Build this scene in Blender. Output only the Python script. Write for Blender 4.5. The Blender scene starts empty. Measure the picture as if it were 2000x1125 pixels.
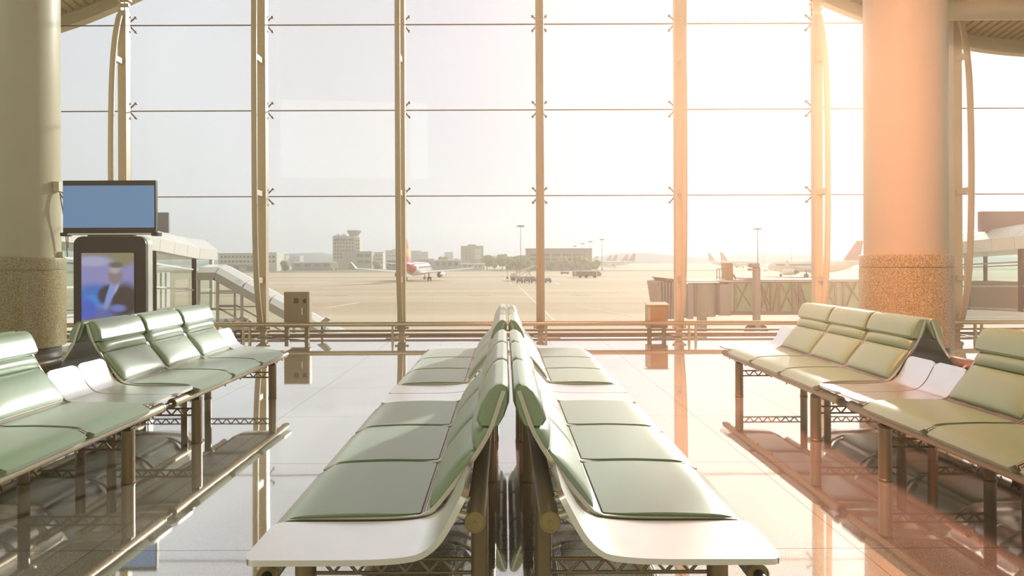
import bpy, math, random
from mathutils import Vector, Matrix
random.seed(7)
PI = math.pi
SC = bpy.context.scene
COL = SC.collection

# ------------------------------------------------------------------ camera
EYE = 1.25                       # camera height above the hall floor
F = 1250.0                       # focal length in pixels of the 2000 px frame
cam = bpy.data.cameras.new('camera')
cam.sensor_width = 36.0
cam.lens = F * 36.0 / 2000.0
cam.shift_x = 15.0 / 2000.0
cam.shift_y = -52.5 / 2000.0
cam.clip_start = 0.05
cam.clip_end = 4000.0
camo = bpy.data.objects.new('camera', cam)
COL.objects.link(camo)
camo.location = (0, 0, EYE)
camo.rotation_euler = (PI / 2, math.radians(0.2), 0)
SC.camera = camo

SC.view_settings.view_transform = 'Standard'
SC.view_settings.look = 'None'
SC.view_settings.exposure = 0.14
SC.view_settings.gamma = 1.0
SC.view_settings.use_curve_mapping = False
SC.cycles.use_denoising = True
SC.cycles.max_bounces = 8
SC.cycles.transparent_max_bounces = 16
SC.cycles.caustics_reflective = False
SC.cycles.caustics_refractive = False
SC.cycles.volume_bounces = 0
SC.cycles.sample_clamp_indirect = 6.0

# ------------------------------------------------------------------ sky and sun
SUN_DIR = Vector((0.462, 0.835, 0.300)).normalized()      # towards the sun
world = bpy.data.worlds.new('sky')
SC.world = world
world.use_nodes = True
wt = world.node_tree
wt.nodes.clear()


def wn(kind, **kw):
    n = wt.nodes.new(kind)
    for k, v in kw.items():
        setattr(n, k, v)
    return n


def wmath(op, a, b=None, clamp=False):
    n = wn('ShaderNodeMath', operation=op, use_clamp=clamp)
    for i, v in enumerate((a, b)):
        if v is None:
            continue
        if isinstance(v, (int, float)):
            n.inputs[i].default_value = v
        else:
            wt.links.new(v, n.inputs[i])
    return n.outputs[0]


def wscale(col, fac):
    n = wn('ShaderNodeVectorMath', operation='SCALE')
    if isinstance(col, tuple):
        n.inputs[0].default_value = col
    else:
        wt.links.new(col, n.inputs[0])
    if isinstance(fac, (int, float)):
        n.inputs['Scale'].default_value = fac
    else:
        wt.links.new(fac, n.inputs['Scale'])
    return n.outputs[0]


def wadd(a, b):
    n = wn('ShaderNodeVectorMath', operation='ADD')
    wt.links.new(a, n.inputs[0])
    wt.links.new(b, n.inputs[1])
    return n.outputs[0]


wtc = wn('ShaderNodeTexCoord')
wdot = wn('ShaderNodeVectorMath', operation='DOT_PRODUCT')
wt.links.new(wtc.outputs['Generated'], wdot.inputs[0])
wdot.inputs[1].default_value = SUN_DIR
cosang = wmath('MAXIMUM', wdot.outputs['Value'], 0.0)
sepw = wn('ShaderNodeSeparateXYZ')
wt.links.new(wtc.outputs['Generated'], sepw.inputs[0])
ramp = wn('ShaderNodeValToRGB')                 # sky colour by the angle away from the sun
mapw = wn('ShaderNodeMapRange')
mapw.inputs['From Min'].default_value = -1.0
mapw.inputs['From Max'].default_value = 1.0
wt.links.new(wdot.outputs['Value'], mapw.inputs['Value'])
wt.links.new(mapw.outputs[0], ramp.inputs[0])
cr = ramp.color_ramp
cr.elements[0].position = 0.0
cr.elements[0].color = (0.54, 0.49, 0.32, 1)
cr.elements[1].position = 1.0
cr.elements[1].color = (1.0, 0.93, 0.84, 1)
for pos, c in ((0.45, (0.60, 0.56, 0.40)), (0.62, (0.90, 0.83, 0.80)), (0.81, (0.97, 0.92, 0.95)), (0.865, (0.90, 0.81, 0.82)), (0.93, (0.86, 0.80, 0.87)), (0.977, (0.92, 0.88, 0.92))):
    e = cr.elements.new(pos)
    e.color = c + (1,)
glow1 = wscale((1.0, 0.72, 0.48), wmath('MULTIPLY', wmath('POWER', cosang, 14.0), 0.16))
glow2 = wscale((1.0, 0.80, 0.58), wmath('MULTIPLY', wmath('POWER', cosang, 150.0), 0.55))
skycol = wadd(wadd(ramp.outputs[0], glow1), glow2)
bg = wn('ShaderNodeBackground')
wt.links.new(skycol, bg.inputs['Color'])
bg.inputs['Strength'].default_value = 0.96
wo = wn('ShaderNodeOutputWorld')
wt.links.new(bg.outputs[0], wo.inputs['Surface'])

sl = bpy.data.lights.new('sun', 'SUN')
sl.energy = 5.0
sl.color = (1.0, 0.91, 0.80)
sl.angle = math.radians(2.5)
sl.specular_factor = 0.06
so = bpy.data.objects.new('sun', sl)
COL.objects.link(so)
so.rotation_euler = (-SUN_DIR).to_track_quat('-Z', 'Y').to_euler()


def added_area_light(name, loc, size, energy, color, aim, spread=180):
    l = bpy.data.lights.new(name, 'AREA')
    l.shape = 'RECTANGLE'
    l.size, l.size_y = size
    l.energy = energy
    l.color = color
    l.spread = math.radians(spread)
    o = bpy.data.objects.new(name, l)
    COL.objects.link(o)
    o.location = loc
    o.rotation_euler = (Vector(aim) - Vector(loc)).to_track_quat('-Z', 'Y').to_euler()


added_area_light('added_warm_light', (0.5, 3.0, 8.9), (3, 1.5), 520, (1.0, 0.37, 0.26), (5.0, 6.3, 0.6), 74)  # added unseen light, tints the right side peach like lens flare
added_area_light('added_neutral_fill', (-6.0, -3.5, 6.0), (6, 3), 120, (1.0, 0.92, 0.70), (-4.5, 9, 1.5))  # added unseen fill light, brightens the camera-facing surfaces on the left

# ------------------------------------------------------------------ materials
MATS = {}


def new_mat(name):
    m = bpy.data.materials.new(name)
    m.use_nodes = True
    MATS[name] = m
    return m, m.node_tree, m.node_tree.nodes['Principled BSDF'], m.node_tree.nodes['Material Output']


def mat(name, col, rough=0.5, metal=0.0, noise=0.0, nscale=8.0, bump=0.0, coat=0.0, spec=0.5):
    m, nt, b, out = new_mat(name)
    b.inputs['Base Color'].default_value = col + (1,)
    b.inputs['Roughness'].default_value = rough
    b.inputs['Metallic'].default_value = metal
    b.inputs['Coat Weight'].default_value = coat
    b.inputs['Coat Roughness'].default_value = 0.15
    b.inputs['Specular IOR Level'].default_value = spec
    if noise or bump:
        tc = nt.nodes.new('ShaderNodeTexCoord')
        nz = nt.nodes.new('ShaderNodeTexNoise')
        nz.inputs['Scale'].default_value = nscale
        nz.inputs['Detail'].default_value = 5
        nt.links.new(tc.outputs['Object'], nz.inputs['Vector'])
        if noise:
            mx = nt.nodes.new('ShaderNodeMix')
            mx.data_type = 'RGBA'
            mx.inputs[6].default_value = tuple(max(0, c * (1 - noise)) for c in col) + (1,)
            mx.inputs[7].default_value = tuple(min(1, c * (1 + noise)) for c in col) + (1,)
            nt.links.new(nz.outputs['Fac'], mx.inputs[0])
            nt.links.new(mx.outputs[2], b.inputs['Base Color'])
        if bump:
            bp = nt.nodes.new('ShaderNodeBump')
            bp.inputs['Strength'].default_value = bump
            bp.inputs['Distance'].default_value = 0.01
            nt.links.new(nz.outputs['Fac'], bp.inputs['Height'])
            nt.links.new(bp.outputs[0], b.inputs['Normal'])
    return m


def granite(name, c0, c1, c2, rough, scale=110.0, coat=0.4):
    m, nt, b, out = new_mat(name)
    tc = nt.nodes.new('ShaderNodeTexCoord')
    n1 = nt.nodes.new('ShaderNodeTexNoise')
    n1.inputs['Scale'].default_value = scale
    n1.inputs['Detail'].default_value = 3
    n1.inputs['Roughness'].default_value = 0.7
    nt.links.new(tc.outputs['Object'], n1.inputs['Vector'])
    r = nt.nodes.new('ShaderNodeValToRGB')
    r.color_ramp.elements[0].position = 0.38
    r.color_ramp.elements[0].color = c0 + (1,)
    r.color_ramp.elements[1].position = 0.62
    r.color_ramp.elements[1].color = c2 + (1,)
    e = r.color_ramp.elements.new(0.5)
    e.color = c1 + (1,)
    nt.links.new(n1.outputs['Fac'], r.inputs[0])
    nt.links.new(r.outputs[0], b.inputs['Base Color'])
    b.inputs['Roughness'].default_value = rough
    b.inputs['Coat Weight'].default_value = coat
    b.inputs['Coat Roughness'].default_value = 0.1
    return m


def floor_material():
    m, nt, b, out = new_mat('polished_granite_tiles')
    nt.nodes.remove(b)
    N, L = nt.nodes.new, nt.links.new
    tc = N('ShaderNodeTexCoord')
    sep = N('ShaderNodeSeparateXYZ')
    L(tc.outputs['Object'], sep.inputs[0])

    def math_(op, a, b_=None):
        n = N('ShaderNodeMath')
        n.operation = op
        for i, v in enumerate((a, b_)):
            if v is None:
                continue
            if isinstance(v, (int, float)):
                n.inputs[i].default_value = v
            else:
                L(v, n.inputs[i])
        return n.outputs[0]

    def seam(coord, off, step, half):
        t = math_('FRACT', math_('DIVIDE', math_('ADD', coord, 100 * step - off), step))
        d = math_('MULTIPLY', math_('SUBTRACT', 0.5, math_('ABSOLUTE', math_('SUBTRACT', t, 0.5))), step)
        return math_('LESS_THAN', d, half), math_('FLOOR', math_('DIVIDE', math_('ADD', coord, 100 * step - off), step))

    sx, ix = seam(sep.outputs[0], 1.525, 0.83, 0.0022)
    sy, iy = seam(sep.outputs[1], 2.775, 1.19, 0.0026)
    s = math_('MAXIMUM', sx, sy)
    n1 = N('ShaderNodeTexNoise')
    n1.inputs['Scale'].default_value = 120
    n1.inputs['Detail'].default_value = 4
    n1.inputs['Roughness'].default_value = 0.75
    L(tc.outputs['Object'], n1.inputs['Vector'])
    r = N('ShaderNodeValToRGB')
    r.color_ramp.elements[0].position = 0.36
    r.color_ramp.elements[0].color = (0.26, 0.215, 0.16, 1)
    r.color_ramp.elements[1].position = 0.66
    r.color_ramp.elements[1].color = (0.68, 0.63, 0.55, 1)
    e = r.color_ramp.elements.new(0.5)
    e.color = (0.48, 0.425, 0.345, 1)
    L(n1.outputs['Fac'], r.inputs[0])
    comb = N('ShaderNodeCombineXYZ')
    L(ix, comb.inputs[0])
    L(iy, comb.inputs[1])
    wnz = N('ShaderNodeTexWhiteNoise')
    L(comb.outputs[0], wnz.inputs['Vector'])
    vary = N('ShaderNodeMapRange')
    vary.inputs['To Min'].default_value = 0.92
    vary.inputs['To Max'].default_value = 1.08
    L(wnz.outputs['Value'], vary.inputs['Value'])
    sc = N('ShaderNodeVectorMath')
    sc.operation = 'SCALE'
    L(r.outputs[0], sc.inputs[0])
    L(vary.outputs[0], sc.inputs['Scale'])
    mx = N('ShaderNodeMix')
    mx.data_type = 'RGBA'
    L(s, mx.inputs[0])
    L(sc.outputs[0], mx.inputs[6])
    mx.inputs[7].default_value = (0.10, 0.085, 0.07, 1)
    dif = N('ShaderNodeBsdfDiffuse')
    L(mx.outputs[2], dif.inputs['Color'])
    gl = N('ShaderNodeBsdfGlossy')
    gl.inputs['Color'].default_value = (1, 0.99, 0.98, 1)
    gl.inputs['Roughness'].default_value = 0.035
    nb = N('ShaderNodeTexNoise')
    nb.inputs['Scale'].default_value = 3.0
    nb.inputs['Detail'].default_value = 2
    L(tc.outputs['Object'], nb.inputs['Vector'])
    bp = N('ShaderNodeBump')
    bp.inputs['Strength'].default_value = 0.02
    bp.inputs['Distance'].default_value = 0.01
    L(nb.outputs['Fac'], bp.inputs['Height'])
    L(bp.outputs[0], gl.inputs['Normal'])
    lw = N('ShaderNodeLayerWeight')
    lw.inputs['Blend'].default_value = 0.5
    mr = N('ShaderNodeMapRange')
    mr.inputs['From Min'].default_value = 0.5
    mr.inputs['From Max'].default_value = 0.95
    mr.inputs['To Min'].default_value = 0.48
    mr.inputs['To Max'].default_value = 0.93
    L(lw.outputs['Facing'], mr.inputs['Value'])
    fac = math_('MULTIPLY', mr.outputs[0], math_('SUBTRACT', 1.0, math_('MULTIPLY', s, 0.45)))
    mix = N('ShaderNodeMixShader')
    L(fac, mix.inputs[0])
    L(dif.outputs[0], mix.inputs[1])
    L(gl.outputs[0], mix.inputs[2])
    L(mix.outputs[0], out.inputs['Surface'])
    return m


def glass_material(name, tint=(0.97, 0.98, 0.97), refl=0.06, rough=0.0):
    m, nt, b, out = new_mat(name)
    nt.nodes.remove(b)
    tr = nt.nodes.new('ShaderNodeBsdfTransparent')
    tr.inputs[0].default_value = tint + (1,)
    gl = nt.nodes.new('ShaderNodeBsdfGlossy')
    gl.inputs['Roughness'].default_value = rough
    fr = nt.nodes.new('ShaderNodeLayerWeight')
    fr.inputs['Blend'].default_value = 0.5
    pw = nt.nodes.new('ShaderNodeMath')
    pw.operation = 'POWER'
    pw.inputs[1].default_value = 4.0
    nt.links.new(fr.outputs['Facing'], pw.inputs[0])
    mu = nt.nodes.new('ShaderNodeMath')
    mu.operation = 'MULTIPLY_ADD'
    mu.inputs[1].default_value = 0.6
    mu.inputs[2].default_value = refl * 0.4
    nt.links.new(pw.outputs[0], mu.inputs[0])
    mx = nt.nodes.new('ShaderNodeMixShader')
    nt.links.new(mu.outputs[0], mx.inputs[0])
    nt.links.new(tr.outputs[0], mx.inputs[1])
    nt.links.new(gl.outputs[0], mx.inputs[2])
    nt.links.new(mx.outputs[0], out.inputs['Surface'])
    return m


def perforated_material(name, col, metal, rough, step, hole):
    m, nt, b, out = new_mat(name)
    b.inputs['Base Color'].default_value = col + (1,)
    b.inputs['Metallic'].default_value = metal
    b.inputs['Roughness'].default_value = rough
    tc = nt.nodes.new('ShaderNodeTexCoord')
    uv = nt.nodes.new('ShaderNodeUVMap')
    vm = nt.nodes.new('ShaderNodeVectorMath')
    vm.operation = 'SCALE'
    vm.inputs['Scale'].default_value = 1.0 / step
    nt.links.new(uv.outputs[0], vm.inputs[0])
    fr = nt.nodes.new('ShaderNodeVectorMath')
    fr.operation = 'FRACTION'
    nt.links.new(vm.outputs[0], fr.inputs[0])
    sb = nt.nodes.new('ShaderNodeVectorMath')
    sb.operation = 'SUBTRACT'
    sb.inputs[1].default_value = (0.5, 0.5, 0)
    nt.links.new(fr.outputs[0], sb.inputs[0])
    ln = nt.nodes.new('ShaderNodeVectorMath')
    ln.operation = 'LENGTH'
    nt.links.new(sb.outputs[0], ln.inputs[0])
    gt = nt.nodes.new('ShaderNodeMath')
    gt.operation = 'GREATER_THAN'
    gt.inputs[1].default_value = hole
    nt.links.new(ln.outputs['Value'], gt.inputs[0])
    nt.links.new(gt.outputs[0], b.inputs['Alpha'])
    return m


def emit_mat(name, col, strength=1.0):
    m, nt, b, out = new_mat(name)
    b.inputs['Base Color'].default_value = (0.01, 0.01, 0.012, 1)
    b.inputs['Roughness'].default_value = 0.25
    b.inputs['Emission Color'].default_value = col + (1,)
    b.inputs['Emission Strength'].default_value = strength
    return m


floor_m = floor_material()
glass_m = glass_material('clear_glass')
green_glass_m = glass_material('pale_green_glass', (0.93, 0.975, 0.95), 0.10)
leather_m = mat('green_leather', (0.145, 0.275, 0.105), 0.55, 0, 0.12, 26, 0.06, coat=1.0)
_lb = leather_m.node_tree.nodes['Principled BSDF']
_lb.inputs['Coat Roughness'].default_value = 0.36
_lb.inputs['Coat IOR'].default_value = 2.6
_lb.inputs['Sheen Weight'].default_value = 0.5
_lb.inputs['Sheen Roughness'].default_value = 0.35
_lb.inputs['Sheen Tint'].default_value = (1.0, 0.97, 0.94, 1)
shell_m = perforated_material('perforated_steel', (0.50, 0.46, 0.40), 0.9, 0.35, 0.011, 0.33)
steel_m = mat('brushed_steel', (0.66, 0.62, 0.56), 0.30, 1.0, 0.06, 18, 0.0)
table_m = mat('satin_table_plate', (0.90, 0.885, 0.87), 0.27, 0.95, 0.06, 9, 0.0)
beam_m = mat('champagne_tube', (0.46, 0.39, 0.28), 0.45, 0.6, 0.05, 12)
cap_m = mat('brass_cap', (0.42, 0.33, 0.16), 0.42, 0.5, 0.12, 40)
leg_m = mat('bronze_leg', (0.33, 0.245, 0.14), 0.38, 0.35, 0.06, 12)
dark_m = mat('dark_metal', (0.05, 0.045, 0.04), 0.45, 0.4, 0.1, 20)
cream_m = mat('cream_paint', (0.66, 0.60, 0.42), 0.42, 0, 0.04, 3, coat=0.15)
mull_m = mat('mullion_paint', (0.68, 0.55, 0.37), 0.40, 0, 0.05, 4, coat=0.2)
granite_m = granite('column_granite', (0.15, 0.11, 0.035), (0.38, 0.30, 0.13), (0.62, 0.53, 0.30), 0.35, 75)
plinth_m = mat('black_plinth', (0.05, 0.045, 0.04), 0.35, 0, 0.1, 10)
roof_m = mat('roof_soffit', (0.50, 0.43, 0.24), 0.5, 0.0, 0.05, 2)
rail_m = mat('rail_steel', (0.62, 0.50, 0.34), 0.28, 0.85, 0.05, 10)
bracket_m = mat('spider_steel', (0.26, 0.18, 0.12), 0.4, 0.6, 0.1, 20)
seal_m = mat('grey_seal', (0.20, 0.15, 0.10), 0.6, 0, 0.1, 10)
cabinet_m = mat('olive_cabinet', (0.40, 0.32, 0.17), 0.45, 0.1, 0.05, 6)
cabinet_side_m = mat('pale_cabinet_frame', (0.62, 0.54, 0.38), 0.45, 0.1, 0.05, 6)
plastic_black_m = mat('black_plastic', (0.045, 0.040, 0.032), 0.38, 0, 0.08, 30)
plastic_white_m = mat('white_plastic', (0.78, 0.76, 0.72), 0.35, 0, 0.03, 10)
blue_screen_m = emit_mat('blue_screen', (0.115, 0.210, 0.335), 1.0)
white_panel_m = mat('white_cladding', (0.78, 0.75, 0.70), 0.4, 0.1, 0.04, 1.0)
grey_panel_m = mat('grey_cladding', (0.42, 0.40, 0.38), 0.45, 0.2, 0.05, 1.0)
mauve_m = mat('mauve_bridge_paint', (0.44, 0.33, 0.34), 0.5, 0.1, 0.06, 0.8)
rust_m = mat('reddish_bridge_paint', (0.36, 0.22, 0.18), 0.55, 0.1, 0.08, 0.8)
sign_m = mat('dusky_sign', (0.40, 0.26, 0.27), 0.6, 0, 0.06, 1.5)
concrete_m = mat('pale_concrete', (0.52, 0.48, 0.44), 0.8, 0, 0.08, 0.2)
brick_m = mat('rosy_render', (0.46, 0.36, 0.33), 0.8, 0, 0.06, 0.2)
window_dark_m = mat('dark_window', (0.14, 0.13, 0.13), 0.25, 0, 0.1, 1.0)
leaf_m = mat('spring_leaves', (0.27, 0.31, 0.05), 0.8, 0, 0.45, 0.9, 0.5)
bark_m = mat('tree_bark', (0.14, 0.10, 0.07), 0.9, 0, 0.2, 3)
grass_m = mat('dry_grass', (0.26, 0.27, 0.12), 0.95, 0, 0.3, 0.15)
hill_m = mat('distant_hill', (0.25, 0.26, 0.24), 0.95, 0, 0.15, 0.02)
plane_m = mat('aircraft_white', (0.82, 0.81, 0.80), 0.3, 0, 0.03, 0.5, coat=0.3)
engine_m = mat('engine_dark', (0.07, 0.065, 0.065), 0.5, 0.3, 0.1, 3)
truck_m = mat('ramp_vehicle_red', (0.34, 0.17, 0.13), 0.5, 0, 0.1, 2)
cart_m = mat('cart_blue', (0.25, 0.28, 0.38), 0.6, 0, 0.1, 2)
orange_m = mat('orange_crate', (0.50, 0.22, 0.10), 0.6, 0, 0.1, 2)
red_step_m = mat('red_step', (0.50, 0.24, 0.20), 0.7, 0, 0.1, 4)
tyre_m = mat('tyre_rubber', (0.03, 0.03, 0.03), 0.8, 0, 0.1, 6)
cable_m = mat('grey_cable', (0.25, 0.22, 0.2), 0.6, 0, 0.1, 20)


def apron_material():
    m, nt, b, out = new_mat('apron_concrete')
    N, L = nt.nodes.new, nt.links.new
    tc = N('ShaderNodeTexCoord')
    mp = N('ShaderNodeMapping')
    mp.inputs['Scale'].default_value = (0.006, 0.05, 1)
    L(tc.outputs['Object'], mp.inputs[0])
    n1 = N('ShaderNodeTexNoise')
    n1.inputs['Scale'].default_value = 1.0
    n1.inputs['Detail'].default_value = 4
    L(mp.outputs[0], n1.inputs['Vector'])
    r = N('ShaderNodeValToRGB')
    r.color_ramp.elements[0].position = 0.36
    r.color_ramp.elements[0].color = (0.53, 0.385, 0.245, 1)
    r.color_ramp.elements[1].position = 0.60
    r.color_ramp.elements[1].color = (0.70, 0.555, 0.395, 1)
    L(n1.outputs['Fac'], r.inputs[0])
    L(r.outputs[0], b.inputs['Base Color'])
    b.inputs['Roughness'].default_value = 0.9
    return m


def fin_material():
    m, nt, b, out = new_mat('red_and_yellow_fin')
    N, L = nt.nodes.new, nt.links.new
    tc = N('ShaderNodeTexCoord')
    sp = N('ShaderNodeSeparateXYZ')
    L(tc.outputs['Object'], sp.inputs[0])
    mr = N('ShaderNodeMapRange')
    mr.inputs['From Min'].default_value = 4.5
    mr.inputs['From Max'].default_value = 11.5
    L(sp.outputs[2], mr.inputs['Value'])
    r = N('ShaderNodeValToRGB')
    r.color_ramp.elements[0].color = (0.62, 0.08, 0.05, 1)
    r.color_ramp.elements[1].color = (0.60, 0.10, 0.08, 1)
    for p, c in ((0.30, (0.62, 0.10, 0.05)), (0.42, (0.80, 0.42, 0.08)), (0.62, (0.80, 0.45, 0.10)), (0.72, (0.62, 0.12, 0.07))):
        e = r.color_ramp.elements.new(p)
        e.color = c + (1,)
    L(mr.outputs[0], r.inputs[0])
    L(r.outputs[0], b.inputs['Base Color'])
    b.inputs['Roughness'].default_value = 0.4
    return m


def news_screen_material():
    """A soft television picture: a person in a dark suit before a blue and lilac studio."""
    m, nt, b, out = new_mat('news_screen')
    N, L = nt.nodes.new, nt.links.new
    tc = N('ShaderNodeTexCoord')
    sp = N('ShaderNodeSeparateXYZ')
    L(tc.outputs['Generated'], sp.inputs[0])
    cb = N('ShaderNodeCombineXYZ')
    L(sp.outputs[0], cb.inputs[0])
    L(sp.outputs[2], cb.inputs[1])
    state = {'c': None}

    def blob(cx, cy, rx, ry, col, soft=0.45, rot=0.0):
        mp = N('ShaderNodeMapping')
        mp.vector_type = 'TEXTURE'
        mp.inputs['Location'].default_value = (cx, cy, 0)
        mp.inputs['Rotation'].default_value = (0, 0, rot)
        mp.inputs['Scale'].default_value = (rx, ry, 1)
        L(cb.outputs[0], mp.inputs[0])
        ln = N('ShaderNodeVectorMath')
        ln.operation = 'LENGTH'
        L(mp.outputs[0], ln.inputs[0])
        mr = N('ShaderNodeMapRange')
        mr.interpolation_type = 'SMOOTHSTEP'
        mr.inputs['From Min'].default_value = 1.0 + soft
        mr.inputs['From Max'].default_value = 1.0 - soft
        L(ln.outputs['Value'], mr.inputs['Value'])
        mx = N('ShaderNodeMix')
        mx.data_type = 'RGBA'
        L(mr.outputs[0], mx.inputs[0])
        if state['c'] is None:
            mx.inputs[6].default_value = (0.24, 0.22, 0.42, 1)
        else:
            L(state['c'], mx.inputs[6])
        mx.inputs[7].default_value = col + (1,)
        state['c'] = mx.outputs[2]

    blob(0.5, 1.10, 1.2, 0.16, (0.24, 0.20, 0.11))
    blob(0.78, 0.95, 0.30, 0.14, (0.22, 0.19, 0.10))
    blob(0.22, 0.88, 0.34, 0.07, (0.34, 0.33, 0.46))
    blob(0.22, 0.40, 0.36, 0.16, (0.05, 0.14, 0.42))
    blob(0.18, 0.30, 0.16, 0.10, (0.04, 0.25, 0.60))
    blob(0.40, 0.12, 0.60, 0.10, (0.10, 0.12, 0.32))
    blob(0.10, 0.20, 0.20, 0.16, (0.06, 0.10, 0.44))
    blob(0.82, 0.33, 0.30, 0.24, (0.045, 0.035, 0.028), 0.35)
    blob(0.46, 0.42, 0.16, 0.12, (0.04, 0.035, 0.045), 0.35, 0.5)
    blob(0.64, 0.55, 0.07, 0.16, (0.42, 0.38, 0.50), 0.4, -0.5)
    blob(0.55, 0.42, 0.06, 0.22, (0.20, 0.27, 0.55), 0.4, -0.45)
    blob(0.65, 0.68, 0.135, 0.135, (0.22, 0.17, 0.17), 0.35)
    blob(0.64, 0.76, 0.10, 0.05, (0.38, 0.33, 0.32), 0.6)
    blob(0.66, 0.83, 0.13, 0.04, (0.13, 0.10, 0.08), 0.5)
    blob(0.70, 0.22, 0.14, 0.05, (0.14, 0.17, 0.42), 0.5)
    blob(0.50, 0.02, 0.60, 0.06, (0.20, 0.12, 0.08), 0.4)
    b.inputs['Base Color'].default_value = (0.01, 0.01, 0.01, 1)
    b.inputs['Roughness'].default_value = 0.3
    L(state['c'], b.inputs['Emission Color'])
    b.inputs['Emission Strength'].default_value = 1.0
    return m


apron_m = apron_material()
fin_m = fin_material()
news_m = news_screen_material()


# ------------------------------------------------------------------ mesh helpers
class MB:
    def __init__(self):
        self.v, self.f, self.uv = [], [], {}

    def box(self, x0, x1, y0, y1, z0, z1):
        i = len(self.v)
        self.v += [(x0, y0, z0), (x1, y0, z0), (x1, y1, z0), (x0, y1, z0), (x0, y0, z1), (x1, y0, z1), (x1, y1, z1), (x0, y1, z1)]
        self.f += [(i, i + 3, i + 2, i + 1), (i + 4, i + 5, i + 6, i + 7), (i, i + 1, i + 5, i + 4), (i + 1, i + 2, i + 6, i + 5), (i + 2, i + 3, i + 7, i + 6), (i + 3, i, i + 4, i + 7)]
        return self

    def bar(self, p0, p1, w, h, up=(0, 0, 1)):
        p0, p1, up = Vector(p0), Vector(p1), Vector(up)
        d = (p1 - p0).normalized()
        s = d.cross(up)
        if s.length < 1e-4:
            s = d.cross(Vector((1, 0, 0)))
        s.normalize()
        u = s.cross(d).normalized()
        i = len(self.v)
        for p in (p0, p1):
            for a, b in ((-1, -1), (1, -1), (1, 1), (-1, 1)):
                self.v.append(tuple(p + s * (a * w / 2) + u * (b * h / 2)))
        self.f += [(i, i + 1, i + 2, i + 3), (i + 7, i + 6, i + 5, i + 4)]
        for k in range(4):
            self.f.append((i + k, i + 4 + k, i + 4 + (k + 1) % 4, i + (k + 1) % 4))
        return self

    def tube(self, pts, r, n=14, radii=None):
        pts = [Vector(p) for p in pts]
        rings = []
        prev = None
        for k, p in enumerate(pts):
            if k == 0:
                d = pts[1] - p
            elif k == len(pts) - 1:
                d = p - pts[k - 1]
            else:
                d = (pts[k + 1] - p).normalized() + (p - pts[k - 1]).normalized()
            d.normalize()
            if prev is None:
                a = d.cross(Vector((0, 0, 1)))
                if a.length < 1e-3:
                    a = d.cross(Vector((1, 0, 0)))
                a.normalize()
            else:
                a = (prev - d * prev.dot(d)).normalized()
            prev = a
            b = d.cross(a)
            rr = radii[k] if radii else r
            ring = []
            for j in range(n):
                t = 2 * PI * j / n
                ring.append(len(self.v))
                self.v.append(tuple(p + a * (rr * math.cos(t)) + b * (rr * math.sin(t))))
            rings.append(ring)
        for k in range(len(rings) - 1):
            A, B = rings[k], rings[k + 1]
            for j in range(n):
                self.f.append((A[j], A[(j + 1) % n], B[(j + 1) % n], B[j]))
        self.f.append(tuple(reversed(rings[0])))
        self.f.append(tuple(rings[-1]))
        return self

    def lathe(self, prof, cx=0, cy=0, n=48):
        """prof: (radius, z) pairs turned about the vertical through (cx, cy)"""
        rings = []
        for r, z in prof:
            ring = []
            for j in range(n):
                t = 2 * PI * j / n
                ring.append(len(self.v))
                self.v.append((cx + r * math.cos(t), cy + r * math.sin(t), z))
            rings.append(ring)
        for k in range(len(rings) - 1):
            A, B = rings[k], rings[k + 1]
            for j in range(n):
                self.f.append((A[j], A[(j + 1) % n], B[(j + 1) % n], B[j]))
        self.f.append(tuple(reversed(rings[0])))
        self.f.append(tuple(rings[-1]))
        return self

    def loft(self, rings, closed=True, caps=True):
        idx = []
        for ring in rings:
            ids = []
            for p in ring:
                ids.append(len(self.v))
                self.v.append(tuple(p))
            idx.append(ids)
        n = len(idx[0])
        for k in range(len(idx) - 1):
            A, B = idx[k], idx[k + 1]
            for j in range(n if closed else n - 1):
                self.f.append((A[j], A[(j + 1) % n], B[(j + 1) % n], B[j]))
        if caps:
            self.f.append(tuple(reversed(idx[0])))
            self.f.append(tuple(idx[-1]))
        return self

    def prism(self, poly, axis, lo, hi):
        """extrude a 2-D polygon along axis: axis x -> poly (y,z); y -> (x,z); z -> (x,y)"""
        def P(a, b, c):
            return {'x': (c, a, b), 'y': (a, c, b), 'z': (a, b, c)}[axis]
        return self.loft([[P(a, b, lo) for a, b in poly], [P(a, b, hi) for a, b in poly]])

    def ball(self, c, r, n=10, m=7, sc=(1, 1, 1)):
        rings = []
        for k in range(1, m):
            ph = PI * k / m - PI / 2
            rings.append([(c[0] + sc[0] * r * math.cos(ph) * math.cos(2 * PI * j / n), c[1] + sc[1] * r * math.cos(ph) * math.sin(2 * PI * j / n), c[2] + sc[2] * r * math.sin(ph)) for j in range(n)])
        return self.loft(rings)


def tag(o, label=None, cat=None, group=None, kind=None):
    if label:
        o['label'] = label
    if cat:
        o['category'] = cat
    if group:
        o['group'] = group
    if kind:
        o['kind'] = kind
    return o


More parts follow.
